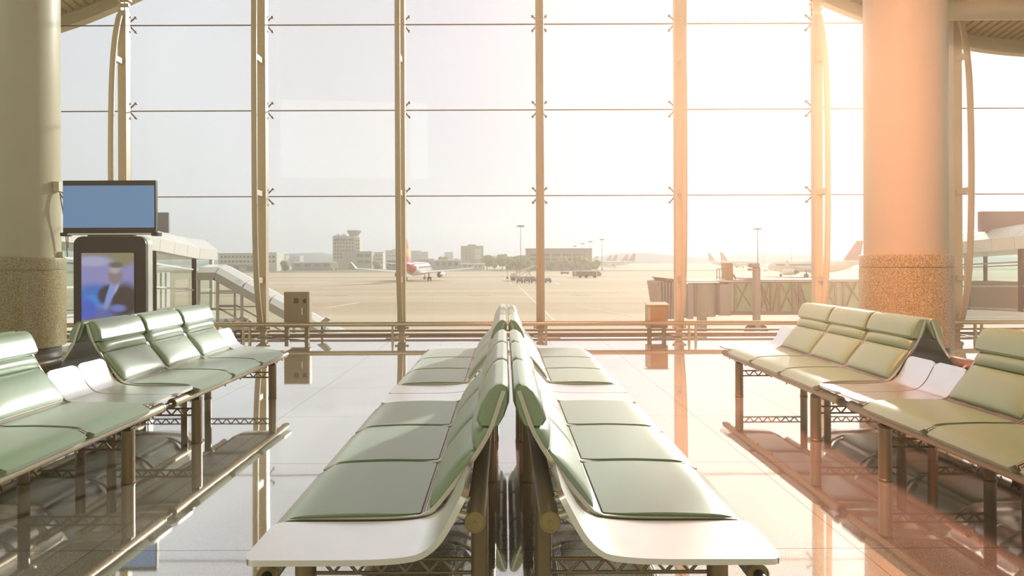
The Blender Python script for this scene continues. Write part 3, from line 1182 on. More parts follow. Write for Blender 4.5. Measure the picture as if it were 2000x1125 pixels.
build('base', MB().box(-0.08, 0.03, -0.05, 0.05, 0.0, 0.02).bar((-0.02, 0, 0.02), (-0.02, 0, 0.2), 0.03, 0.03), dark_m, fl)

# ================================================================== outside
structure('ground', MB().box(-1500, 1500, 11.25, 2600, GA - 0.5, GA), apron_m, smooth=False)
wl = MB().box(-13, 13, 11.2, 11.25, GA, 0.0)
structure('wall_front', wl, concrete_m, smooth=False)
GD = F * (EYE - GA)


def ground_at(px, py):
    d = GD / (py - 510.0)
    return Vector(((px - 985.0) / F * d, d, GA))


def ground_x(px, d):
    return (px - 985.0) / F * d


lawn = MB()
for (xa, xb, ya, yb) in ((-420, -60, 335, 470), (-60, 45, 362, 455), (45, 420, 345, 400)):
    nx = 14
    rings = []
    for k in range(nx + 1):
        xx = xa + (xb - xa) * k / nx
        rings.append([(xx, ya, GA), (xx, ya + 2, GA + 0.02), (xx, yb - 2, GA + 0.02), (xx, yb, GA)])
    lawn.loft(rings)
tag(build('grass', lawn, grass_m), 'strip of dry green grass at the far edge of the apron', 'grass', kind='stuff')

marks = MB()


def mark(p0, p1, w):
    a, b = ground_at(*p0), ground_at(*p1)
    marks.bar((a.x, a.y, GA + 0.012), (b.x, b.y, GA + 0.012), w, 0.02)


mark((1012, 559), (1082, 627), 0.35)
mark((992, 546), (1000, 556), 0.5)
mark((1080, 551), (1092, 556), 0.6)
mark((640, 600), (700, 590), 0.5)
mark((1240, 620), (1120, 598), 0.25)
mark((1100, 541), (1215, 541.5), 0.5)
marks_o = structure('ground_markings', marks, mat('apron_marking', (0.80, 0.70, 0.52), 0.8, 0, 0.1, 2), smooth=False)
dm = MB()
for cx_, yy in ((655, 576), (935, 577), (1135, 577)):
    for k in range(4):
        a = ground_at(cx_ - 17 + k * 11, yy + (k % 2) * 0.6)
        dm.box(a.x - 0.35, a.x + 0.35, a.y - 0.6, a.y + 0.6, GA + 0.002, GA + 0.014)
structure('ground_marking_plate', dm, mat('faded_marking', (0.36, 0.25, 0.17), 0.9, 0, 0.15, 1), smooth=False)

# far hills in the haze
hill = MB()
rings = []
random.seed(3)
for k in range(61):
    xx = -1400 + 2800 * k / 60
    h = 9 + 7 * math.sin(k * 0.37) + 5 * math.sin(k * 0.91 + 1) + random.uniform(-1.5, 1.5)
    rings.append([(xx, 1150, GA), (xx, 1180, GA + max(3, h)), (xx, 1300, GA + max(4, h) * 1.2), (xx, 1500, GA)])
hill.loft(rings)
structure('hill', hill, hill_m)


# ---- aircraft
def make_airliner(label, group=None, fin_mat=None, accent=None):
    root = thing('airliner', label, 'airliner', (0, 0, 0), 0, group)
    R = 2.0
    prof = [(-19.0, 0.25, 1.6), (-18.0, 0.55, 1.45), (-15, 1.15, 0.95), (-12, 1.65, 0.5), (-9, 1.93, 0.15), (-6, 2.0, 0.0), (0, 2.0, 0), (10, 2.0, 0), (13.5, 1.95, -0.02), (15.5, 1.7, -0.1), (17.2, 1.2, -0.3), (18.2, 0.6, -0.5), (18.6, 0.15, -0.55)]
    rings = [[(r * math.cos(2 * PI * j / 24), y, 3.6 + dz + r * math.sin(2 * PI * j / 24)) for j in range(24)] for y, r, dz in prof]
    fu = build('fuselage', MB().loft(rings), plane_m, root)
    if accent:
        pr2 = [p for p in prof if p[0] <= -12]
        rings = [[((r + 0.03) * math.cos(2 * PI * j / 24), y, 3.6 + dz + (r + 0.03) * math.sin(2 * PI * j / 24)) for j in range(24)] for y, r, dz in pr2]
        build('tail_band', MB().loft(rings), accent, fu)
    wn_ = MB()
    for k in range(2):
        wn_.box(-2.02 + 3.98 * k, -1.96 + 3.98 * k, -9, 13, 3.95, 4.3)
    build('window_strip', wn_, window_dark_m, fu, smooth=False)
    for s in (-1, 1):
        def sec(x, y0, y1, z, th):
            return [(s * x, y0, z), (s * x, y0 + (y1 - y0) * 0.35, z - th * 0.4), (s * x, y1, z), (s * x, y0 + (y1 - y0) * 0.55, z + th * 0.6)]
        w = MB().loft([sec(1.5, -5.0, 4.2, 2.35, 0.9), sec(6.5, -4.4, 1.2, 2.75, 0.55), sec(17.0, -6.6, -4.2, 3.75, 0.22)])
        wo_ = build('wing', w, plane_m, root)
        build('winglet', MB().loft([sec(17.0, -6.6, -4.6, 3.75, 0.2), sec(18.3, -7.2, -6.2, 5.6, 0.12)]), plane_m, wo_)
        build('tailplane', MB().loft([sec(0.8, -18.0, -14.3, 4.9, 0.4), sec(6.2, -18.9, -17.2, 5.4, 0.14)]), plane_m, root)
        pe = [(5.4, 1.00, 0), (5.2, 1.08, 0), (3.2, 1.12, 0), (1.2, 0.95, 0), (0.6, 0.72, 0)]
        e = MB().loft([[(s * 6.4 + r * math.cos(2 * PI * j / 18), y, 1.75 + r * math.sin(2 * PI * j / 18)) for j in range(18)] for y, r, _ in pe])
        e.bar((s * 6.4, 1.5, 2.6), (s * 6.4, 3.5, 2.6), 0.3, 0.9)
        eo = build('engine', e, plane_m, root)
        c = MB().loft([[(s * 6.4 + r * math.cos(2 * PI * j / 18), y, 1.75 + r * math.sin(2 * PI * j / 18)) for j in range(18)] for y, r in ((0.62, 0.78), (0.5, 0.78), (-0.6, 0.3))])
        build('exhaust', c, engine_m, eo)
        g = MB().tube([(s * 3.4, -1.2, 2.4), (s * 3.6, -1.2, 0.6)], 0.16, 10)
        for q in (-0.38, 0.38):
            g.tube([(s * 3.6 + q - 0.16, -1.2, 0.58), (s * 3.6 + q + 0.16, -1.2, 0.58)], 0.58, 16)
        build('main_gear', g, tyre_m, root)
    f_ = MB().loft([[(-0.22, -12.2, 5.2), (0, -11.8, 5.2), (0.22, -12.2, 5.2), (0.22, -17.4, 5.4), (0, -18.0, 5.4), (-0.22, -17.4, 5.4)],
                    [(-0.08, -17.2, 11.7), (0, -17.0, 11.7), (0.08, -17.2, 11.7), (0.08, -19.2, 11.7), (0, -19.4, 11.7), (-0.08, -19.2, 11.7)]])
    build('fin', f_, fin_mat or plane_m, root)
    g = MB().tube([(0, 12.5, 2.0), (0, 12.6, 0.4)], 0.12, 10)
    for q in (-0.25, 0.25):
        g.tube([(q - 0.12, 12.6, 0.40), (q + 0.12, 12.6, 0.40)], 0.40, 14)
    build('nose_gear', g, tyre_m, root)
    return root


red_m = mat('airline_red', (0.55, 0.08, 0.07), 0.4, 0, 0.05, 1)
ap = make_airliner('white airliner with red and yellow fin seen from behind beyond the third window post', None, fin_m, red_m)
ap.location = (-25.9, 192, GA)
ap.rotation_euler = (0, 0, math.radians(-2))
pinkfin_m = mat('pink_fin', (0.45, 0.22, 0.20), 0.5, 0, 0.05, 1)
far = make_airliner('far hazy airliner', 'parked airliners in the distant haze', pinkfin_m)
far_specs = [(1166, 505, 760, 80, 'hazy distant airliner parked just beyond the rosy office block'),
             (1192, 505, 700, 80, 'hazy distant airliner, second of the row beyond the rosy office block'),
             (1203, 505, 650, 80, 'hazy distant airliner, third of the row beyond the rosy office block'),
             (1224, 504, 600, 80, 'hazy distant airliner, fourth of the row beyond the rosy office block'),
             (1238, 503, 548, 80, 'hazy distant airliner, last and clearest of the row beyond the rosy office block'),
             (1386, 503, 535, -70, 'hazy distant airliner above the jet bridge, the smaller tail of two'),
             (1410, 502, 470, -70, 'hazy distant airliner above the jet bridge, the larger tail of two')]
for i, (px, py, d, rot, lab) in enumerate(far_specs):
    o = far if i == 0 else copy_tree(far)
    o['label'] = lab
    rz = math.radians(rot)
    tail = Vector((ground_x(px, d), d, GA))
    off = Vector((0, -17.5, 0))
    off.rotate(Matrix.Rotation(rz, 4, 'Z'))
    o.location = tail - off
    o.rotation_euler = (0, 0, rz)
near = copy_tree(far)
near['label'] = 'pale airliner behind the jet bridge, its tail fin beside the granite column'
near['group'] = 'parked airliners in the distant haze'
rz = math.radians(24)
off = Vector((0, -17.5, 0))
off.rotate(Matrix.Rotation(rz, 4, 'Z'))
near.rotation_euler = (0, 0, rz)
near.location = Vector((ground_x(1676, 200), 200, GA)) - off


# ---- buildings
def windows(root, x0, x1, z0, z1, y, nx, nz, fx=0.55, fz=0.5, m=None):
    dx, dz = (x1 - x0) / nx, (z1 - z0) / nz
    proto_w = None
    for i in range(nx):
        for j in range(nz):
            cx, cz = x0 + dx * (i + 0.5), z0 + dz * (j + 0.5)
            if proto_w is None:
                proto_w = build('window', MB().box(-dx * fx / 2, dx * fx / 2, -0.12, 0.05, -dz * fz / 2, dz * fz / 2), m or window_dark_m, root, smooth=False)
                w_ = proto_w
            else:
                w_ = proto_w.copy()
                COL.objects.link(w_)
            w_.location = (cx, y, cz)


def bounds(px0, px1, pytop, d):
    return ground_x(px0, d), ground_x(px1, d), EYE - (pytop - 510) / F * d


# control tower
d = 480.0
x0, x1, zt = bounds(650, 693, 460, d)
tw = thing('control_tower', 'grey airport tower block with flared control cab on its roof', 'control tower', (0, d, GA + 0.02))
H = zt - GA
build('wall', MB().box(x0, x1, 0, 14, 0, H), concrete_m, tw, smooth=False)
build('stair_wing', MB().box(x1, x1 + 3.4, 1.5, 12, 0, H - 0.8), mat('pale_render', (0.70, 0.64, 0.54), 0.8, 0, 0.05, 0.2), tw, smooth=False)
windows(tw, x0 + 0.6, x1 - 0.4, 7.5, H - 4.0, 0, 7, 5)
windows(tw, x0 + 0.6, x1 - 0.4, H - 4.0, H - 1.6, 0, 3, 1, 0.86, 0.65)
windows(tw, x1 + 0.2, x1 + 3.2, 6, H - 2, 1.5, 2, 6, 0.5, 0.5)
cxm = ground_x(688, d)
cabz = [(3.6, H), (3.6, H + 1.0), (5.6, H + 3.6), (5.6, H + 4.3), (5.0, H + 4.5)]
build('control_cab', MB().lathe(cabz, cxm, 6, 8), grey_panel_m, tw, smooth=False)
an = MB()
for q in range(5):
    an.tube([(cxm - 3.5 + q * 1.7, 6, H + 4.4), (cxm - 3.5 + q * 1.7, 6, H + 6.2)], 0.07, 5)
build('antenna', an, dark_m, tw)
rt = MB()
for q in range(7):
    xx = x0 + 0.6 + q * 1.35
    rt.box(xx, xx + 0.7, 2, 4, H, H + 0.8 + 0.5 * (q % 3))
build('roof_equipment', rt, concrete_m, tw, smooth=False)

d = 455.0
x0, x1, zt = bounds(668, 726, 491, d)
ab = thing('office_building', 'low grey annex with wide dark windows at the foot of the control tower', 'building', (0, d, GA + 0.02))
build('wall', MB().box(x0, x1, 0, 12, 0, zt - GA), concrete_m, ab, smooth=False)
windows(ab, ground_x(696, d), ground_x(725, d), 3.5, zt - GA - 0.5, 0, 2, 2, 0.8, 0.5)
build('parapet', MB().box(x0 - 0.2, x1 + 0.2, -0.2, 12.2, zt - GA, zt - GA + 0.4), grey_panel_m, ab, smooth=False)
d = 469.0
x0, x1, zt = bounds(726.5, 748, 493, d)
ab = thing('office_building', 'pale annex with rows of small windows between control tower and window post', 'building', (0, d, GA + 0.02))
build('wall', MB().box(x0, x1, 0, 10, 0, zt - GA), white_panel_m, ab, smooth=False)
build('roof', MB().box(x0 - 0.3, x1 + 0.3, -0.3, 10.3, zt - GA, zt - GA + 0.5), grey_panel_m, ab, smooth=False)
windows(ab, x0 + 0.2, x1 - 0.2, 3.5, zt - GA - 0.8, 0, 6, 3, 0.5, 0.4)
d = 600.0
x0, x1, zt = bounds(748, 775, 489, d)
ab = thing('apartment_building', 'hazy stepped building behind the tower annex', 'building', (0, d, GA + 0.02))
build('wall', MB().box(x0, x1, 0, 12, 0, zt - GA - 2), concrete_m, ab, smooth=False)
build('upper_floor', MB().box(x0 + 2, x0 + 7, 1, 10, zt - GA - 2, zt - GA + 0.5).box(x1 - 5, x1, 1, 10, zt - GA - 2, zt - GA + 1.5), concrete_m, ab, smooth=False)
windows(ab, x0 + 0.5, x1 - 0.5, 6, zt - GA - 3, 0, 5, 2)

# left terminal building
d = 400.0
x0, x1, zt = bounds(426, 540, 494, d)
lbd = thing('terminal_building', 'pale three-storey building with paired windows behind the covered stairs', 'building', (0, d, GA + 0.02))
build('wall', MB().box(x0, x1, 0, 14, 0, zt - GA), white_panel_m, lbd, smooth=False)
build('end_block', MB().box(x1 - 6, x1 + 0.5, -1.0, 13, 0, zt - GA + 0.8), white_panel_m, lbd, smooth=False)
build('roof', MB().box(x0 - 0.3, x1 - 6, -0.4, 14.3, zt - GA, zt - GA + 0.4), grey_panel_m, lbd, smooth=False)
windows(lbd, x0 + 1, x1 - 7, 4.6, zt - GA - 0.4, 0, 12, 2, 0.6, 0.45)
windows(lbd, x1 - 5.6, x1, 4.6, zt - GA - 0.4, -1.0, 2, 2, 0.6, 0.45)
build('canopy', MB().box(x0, x1 - 6, -1.4, 0, 3.6, 4.2), grey_panel_m, lbd, smooth=False)
for px in (455, 482):
    build('doorway', MB().box(ground_x(px, d), ground_x(px + 12, d), -0.1, 0.05, 0.0, 3.0), cart_m, lbd, smooth=False)

# building in the middle
d = 470.0
x0, x1, zt = bounds(900, 944, 480, d)
mbd = thing('office_building', 'pale grey block with tall glazed bay between airliner wing and light mast', 'building', (0, d, GA + 0.02))
H = zt - GA
build('wall', MB().box(x0, x1, 0, 12, 0, H), concrete_m, mbd, smooth=False)
build('roof_block', MB().box(x0 + 5, x0 + 11, 2, 8, H, H + 1.1), concrete_m, mbd, smooth=False)
build('glazed_bay', MB().box(ground_x(926, d), ground_x(940, d), -0.1, 0.1, H * 0.42, H * 0.86), white_panel_m, mbd, smooth=False)
build('bay_band', MB().box(ground_x(926, d), ground_x(940, d), -0.2, 0.1, H * 0.62, H * 0.66), concrete_m, mbd, smooth=False)
windows(mbd, ground_x(908, d), ground_x(922, d), H * 0.35, H * 0.9, 0, 2, 4, 0.35, 0.35)

# big rosy block
d = 395.0
x0, x1, zt = bounds(1028, 1156, 487, d)
rbd = thing('terminal_building', 'long rosy block with two rows of wide dark windows behind the trees', 'building', (0, d, GA + 0.02))
H = zt - GA
build('wall', MB().box(x0, x1 - 4.2, 0, 14, 0, H), brick_m, rbd, smooth=False)
build('end_tower', MB().box(x1 - 4.2, x1, -0.8, 14, 0, H), brick_m, rbd, smooth=False)
build('parapet', MB().box(x0 - 0.3, x1 + 0.3, -1.0, 14.3, H, H + 0.5), grey_panel_m, rbd, smooth=False)
windows(rbd, x0 + 1.8, x1 - 5.5, H * 0.42, H * 0.82, 0, 5, 2, 0.80, 0.46)
for i in range(6):
    xx = x0 + 1.8 + (x1 - x0 - 7.3) * i / 5
    build('pilaster', MB().box(xx - 0.35, xx + 0.35, -0.3, 0, 0, H * 0.84), concrete_m, rbd, smooth=False)
build('base_wall', MB().box(x0 + 1, x1 - 5, -0.4, 0, 0, H * 0.2), grey_panel_m, rbd, smooth=False)
d = 430.0
x0, x1, zt = bounds(988, 1028, 501, d)
ab = thing('warehouse', 'low hazy building beside the rosy block behind the trees', 'building', (0, d, GA + 0.02))
build('wall', MB().box(x0, x1, 0, 10, 0, zt - GA), brick_m, ab, smooth=False)
build('roof', MB().box(x0 + 8, x1, 0, 10, zt - GA, zt - GA + 0.8), grey_panel_m, ab, smooth=False)
windows(ab, x0 + 1, x1 - 1, 4, zt - GA - 0.4, 0, 6, 1, 0.6, 0.4)

# low sheds
for (p0, p1, pt, d, lab, mm) in ((755, 790, 507, 430, 'small blue-grey shed behind the airliner tail', cart_m),
                                 (846, 900, 509, 440, 'long grey shed between airliner and pale block', concrete_m),
                                 (900, 946, 516, 400, 'low white shed below the pale grey block', white_panel_m),
                                 (570, 650, 512, 420, 'long low shed left of the control tower', brick_m),
                                 (815, 846, 506, 500, 'hazy flat-roofed shed above the airliner body', brick_m)):
    x0, x1, zt = bounds(p0, p1, pt, d)
    sh_ = thing('warehouse', lab, 'building', (0, d, GA + 0.02))
    build('wall', MB().box(x0, x1, 0, 9, 0, zt - GA), mm, sh_, smooth=False)
    build('roof', MB().prism([(-0.4, zt - GA), (4.5, zt - GA + 0.8), (9.4, zt - GA)], 'x', x0 - 0.3, x1 + 0.3), grey_panel_m, sh_, smooth=False)
    windows(sh_, x0 + 1, x1 - 1, 2.0, zt - GA - 0.3, 0, 4, 1, 0.6, 0.6)
for (p0, p1, pt, d, lab) in ((545, 558, 497, 800, 'faint greenish tower block in the haze, left of two'),
                             (560, 586, 498, 820, 'faint pale block in the haze right of the terminal building'),
                             (803, 822, 489, 760, 'faint hazy apartment block behind the airliner fin'),
                             (822, 836, 491, 740, 'faint narrow apartment block right of the airliner fin'),
                             (868, 885, 492, 850, 'faint hazy block left of the pale grey block'),
                             (955, 985, 499, 900, 'faint wide block in the haze behind the tree line')):
    x0, x1, zt = bounds(p0, p1, pt, d)
    sh_ = thing('apartment_building', lab, 'building', (0, d, GA + 0.02), 0, 'blocks in the distant haze')
    build('wall', MB().box(x0, x1, 0, 14, 0, zt - GA), concrete_m, sh_, smooth=False)
    windows(sh_, x0 + 0.5, x1 - 0.5, (zt - GA) * 0.3, zt - GA - 0.8, 0, 4, 4, 0.5, 0.45)
d = 372.0
x0, x1, zt = bounds(646, 659, 512, d)
bbd = thing('billboard', 'small white billboard on posts left of the airliner wing tip', 'billboard', (0, d, GA + 0.02))
build('board', MB().box(x0, x1, 0, 0.3, 2.0, zt - GA), white_panel_m, bbd, smooth=False)
for xx in (x0 + 0.8, x1 - 0.8):
    build('post', MB().box(xx - 0.1, xx + 0.1, 0.05, 0.25, 0, 2.0), dark_m, bbd, smooth=False)


# ---- trees
def make_tree(seed, r, h):
    rnd = random.Random(seed)
    mb = MB()
    n = 9
    for k in range(n):
        a = rnd.uniform(0, 2 * PI)
        q = rnd.uniform(0, 0.6) * r
        mb.ball((q * math.cos(a), q * math.sin(a), h - r * 0.75 + rnd.uniform(-0.5, 0.55) * r), r * rnd.uniform(0.45, 0.62), 9, 7)
    mb.v = [(x + rnd.uniform(-0.12, 0.12) * r, y + rnd.uniform(-0.12, 0.12) * r, z + rnd.uniform(-0.12, 0.12) * r) for x, y, z in mb.v]
    root = thing('tree', 'tree', 'tree', (0, 0, 0), 0, 'trees beyond the apron')
    build('crown', mb, leaf_m, root, angle=80)
    build('stem', MB().tube([(0, 0, 0), (0, 0, h - r * 0.6)], 0.25, 8), bark_m, root)
    return root


protos = [make_tree(11, 3.6, 7.5), make_tree(12, 3.0, 6.0), make_tree(13, 4.2, 9.0)]
tree_specs = [(556, 375, 1, 'lone low tree at the grass left of the long shed'), (690, 440, 1, 'bush at the foot of the control tower annex'),
              (735, 446, 1, 'green tree before the pale annex with small windows'), (838, 478, 0, 'tree above the shed roof right of the airliner body'),
              (866, 466, 2, 'tall olive tree left of the pale grey block'), (893, 458, 0, 'tree touching the left corner of the pale grey block'),
              (927, 446, 1, 'round tree before the glazed bay of the pale block'), (951, 424, 2, 'tall tree right of the pale grey block'),
              (966, 436, 0, 'second tree right of the pale grey block'), (981, 422, 2, 'bright yellow-green tree midway between pale block and light mast'),
              (996, 409, 0, 'tree just left of the tall light mast'), (1009, 418, 2, 'tree behind the tall light mast'),
              (1024, 384, 0, 'tree at the left corner of the rosy block'), (1040, 374, 1, 'low tree against the rosy block beside the window post'),
              (1076, 384, 1, 'low tree right of the window post before the rosy block'), (1097, 374, 2, 'brightest round tree before the rosy block'),
              (1116, 386, 1, 'small tree right of the brightest round tree'), (1134, 376, 0, 'tree before the right end of the rosy block'),
              (1152, 386, 1, 'dark low tree at the right corner of the rosy block'), (1165, 372, 1, 'dark shrub right of the rosy block')]
used = set()
for px, d, k, lab in tree_specs:
    o = protos[k] if k not in used else copy_tree(protos[k])
    used.add(k)
    o.location = (ground_x(px, d), d, GA + 0.02)
    o.rotation_euler = (0, 0, random.uniform(0, 6))
    s = random.uniform(0.85, 1.1)
    o.scale = (s, s, s)
    o['label'] = lab


# ---- light masts
def make_mast(px, pytop, d, lab, heads=True, r=0.22):
    zt = EYE - (pytop - 510) / F * d
    H = zt - GA
    root = thing('light_mast', lab, 'light mast', (ground_x(px, d), d, GA), 0, 'apron light masts')
    build('pole', MB().tube([(0, 0, 0), (0, 0, H)], r, 10, [r, r * 0.55]), mat('mast_steel_' + str(len(MATS)), (0.30, 0.22, 0.18), 0.5, 0.3, 0.05, 2), root)
    hd = MB()
    w = H * 0.07
    hd.lathe([(w * 0.3, H - w * 0.45), (w * 0.95, H - w * 0.05), (w, H), (w * 0.35, H + w * 0.12)], 0, 0, 12)
    for q in range(8):
        t = 2 * PI * q / 8
        hd.box(w * math.cos(t) - w * 0.16, w * math.cos(t) + w * 0.16, w * math.sin(t) - w * 0.16, w * math.sin(t) + w * 0.16, H - w * 0.35, H + w * 0.1)
    build('lamp_head', hd, window_dark_m, root)
    build('base', MB().box(-0.6, 0.6, -0.6, 0.6, 0, 0.9), concrete_m, root, smooth=False)


make_mast(1017, 441, 327, 'tall light mast with round lamp crown left of the middle window post')
make_mast(1480, 448, 232, 'tall light mast rising above the jet bridge')
make_mast(1123, 481, 430, 'small light mast left of three above the rosy block roof', r=0.2)
make_mast(1138, 476, 430, 'small light mast middle of three above the rosy block roof', r=0.2)
make_mast(1153, 472, 430, 'small light mast right of three above the rosy block roof', r=0.2)
make_mast(1176, 468, 385, 'slim light mast standing right of the rosy block')
make_mast(1446, 498, 560, 'faint light mast above the metal railing on the jet bridge', r=0.25)
make_mast(1490, 496, 540, 'faint light mast just right of the tall mast over the jet bridge', r=0.25)
make_mast(1495, 512, 330, 'short light pole right of the tall mast over the jet bridge', r=0.15)
make_mast(1546, 494, 520, 'faint light mast between the tall mast and the glowing window post', r=0.25)

# ---- ramp vehicles
p = ground_at(1146, 543)
bus = thing('apron_bus', 'reddish brown airport bus parked at the apron edge', 'bus', (p.x, p.y, GA))
build('body', MB().prism([(-4.8, 0.5), (4.4, 0.5), (4.8, 0.9), (4.75, 1.4), (4.3, 2.05), (3.9, 2.2), (-4.7, 2.2), (-4.8, 2.0)], 'y', -1.25, 1.25), truck_m, bus, bevel=0.08)
build('roof_band', MB().box(-4.5, 3.8, -1.27, 1.27, 2.18, 2.32), white_panel_m, bus)
for xx in (-4.0, 3.2):
    build('door', MB().box(xx - 0.12, xx + 0.12, -1.29, -1.2, 0.6, 2.15), white_panel_m, bus, smooth=False)
build('window_band', MB().box(-3.6, 2.9, -1.275, 1.275, 1.25, 1.95), window_dark_m, bus, smooth=False)
for xx in (-2.3, -0.2, 2.6):
    build('wheel', MB().tube([(xx, -1.3, 0.5), (xx, 1.3, 0.5)], 0.5, 14), tyre_m, bus)

p = ground_at(1024, 548)
st = thing('passenger_stairs', 'mobile passenger stairs truck parked by the middle window post', 'stairs truck', (p.x, p.y, GA))
build('chassis', MB().box(-4.2, 3.2, -1.1, 1.1, 0.6, 1.2), grey_panel_m, st, bevel=0.05)
build('cab', MB().prism([(-4.2, 1.2), (-2.6, 1.2), (-2.7, 2.2), (-3.9, 2.2)], 'y', -1.1, 1.1), white_panel_m, st, bevel=0.05)
flt = MB()
for k in range(10):
    flt.box(-2.6 + k * 0.55, -2.0 + k * 0.55, -0.8, 0.8, 1.2 + k * 0.22, 1.35 + k * 0.22)
build('steps', flt, grey_panel_m, st, smooth=False)
ral = MB()
for s in (-0.85, 0.85):
    ral.bar((-2.6, s, 2.1), (2.9, s, 4.3), 0.08, 0.5)
    for k in range(6):
        ral.bar((-2.4 + k * 1.0, s, 1.3 + k * 0.4), (-2.4 + k * 1.0, s, 2.2 + k * 0.4), 0.06, 0.06)
build('railing', ral, white_panel_m, st, smooth=False)
build('landing_canopy', MB().box(1.6, 3.4, -0.95, 0.95, 4.4, 4.55), white_panel_m, st, smooth=False)
for s in (0, 1):
    build('support', MB().bar((0.5 + 1.5 * s, -0.8, 1.2), (2.4 - 1.5 * s, -0.8, 3.4), 0.12, 0.12).bar((0.5 + 1.5 * s, 0.8, 1.2), (2.4 - 1.5 * s, 0.8, 3.4), 0.12, 0.12), grey_panel_m, st, smooth=False)
for xx in (-3.2, 2.2):
    build('wheel', MB().tube([(xx, -1.15, 0.45), (xx, 1.15, 0.45)], 0.45, 14), tyre_m, st)
p = ground_at(1002, 547)
cr_ = thing('equipment_crate', 'orange-brown equipment box at the left end of the stairs truck', 'equipment box', (p.x, p.y, GA))
build('box', MB().box(-0.8, 0.8, -0.8, 0.8, 0.3, 1.75), orange_m, cr_, bevel=0.05)
build('skid', MB().box(-0.75, 0.75, -0.6, 0.6, 0.0, 0.3), dark_m, cr_, smooth=False)
carts = [(1015, 'first baggage cart of the blue-grey train, beside the orange equipment box'), (1029, 'second baggage cart of the blue-grey train'),
         (1043, 'third baggage cart of the blue-grey train, beside the window post'), (1070, 'last baggage cart of the blue-grey train, right of the window post')]
c0 = None
for px, lab in carts:
    p = ground_at(px, 552.5)
    if c0 is None:
        c0 = thing('baggage_cart', lab, 'baggage cart', (p.x, p.y, GA), 0, 'baggage carts on the apron')
        build('load', MB().prism([(-0.82, 0.5), (0.82, 0.5), (0.86, 0.9), (0.6, 1.25), (-0.6, 1.25), (-0.86, 0.9)], 'y', -0.7, 0.7), cart_m, c0, bevel=0.08)
        build('bed', MB().box(-0.9, 0.9, -0.75, 0.75, 0.38, 0.5).bar((0.9, 0, 0.4), (1.25, 0, 0.35), 0.08, 0.08), dark_m, c0, smooth=False)
        for xx in (-0.6, 0.6):
            build('wheel', MB().tube([(xx, -0.72, 0.19), (xx, 0.72, 0.19)], 0.19, 10), tyre_m, c0)
        o = c0
    else:
        o = copy_tree(c0)
        o.location = (p.x, p.y, GA)
        o['label'] = lab
p = ground_at(991, 545)
fx = thing('marker_post', 'thin dark post with base on the apron left of the orange box', 'post', (p.x, p.y, GA))
build('pole', MB().tube([(0, 0, 0), (0, 0, 5.5)], 0.06, 8), dark_m, fx)
build('base', MB().lathe([(0.35, 0), (0.35, 0.4), (0.12, 0.9)], 0, 0, 10), dark_m, fx)
p = ground_at(1012, 538)
fx = thing('sign_tower', 'rusty red equipment tower behind the stairs truck', 'tower', (p.x, p.y, GA))
build('tower_frame', MB().box(-0.9, 0.9, -0.5, 0.5, 2.5, 5.2), truck_m, fx, bevel=0.05)
for xx in (-0.6, 0.6):
    build('leg', MB().box(xx - 0.12, xx + 0.12, -0.12, 0.12, 0, 2.5), truck_m, fx, smooth=False)
p = ground_at(1103, 536)
tw_ = thing('tow_dolly', 'small dark flat dolly on the apron left of the bus', 'dolly', (p.x, p.y, GA))
build('deck', MB().box(-1.8, 1.8, -0.8, 0.8, 0.35, 0.95), dark_m, tw_, bevel=0.05)
for xx in (-1.2, 1.2):
    build('wheel', MB().tube([(xx, -0.8, 0.3), (xx, 0.8, 0.3)], 0.3, 10), tyre_m, tw_)


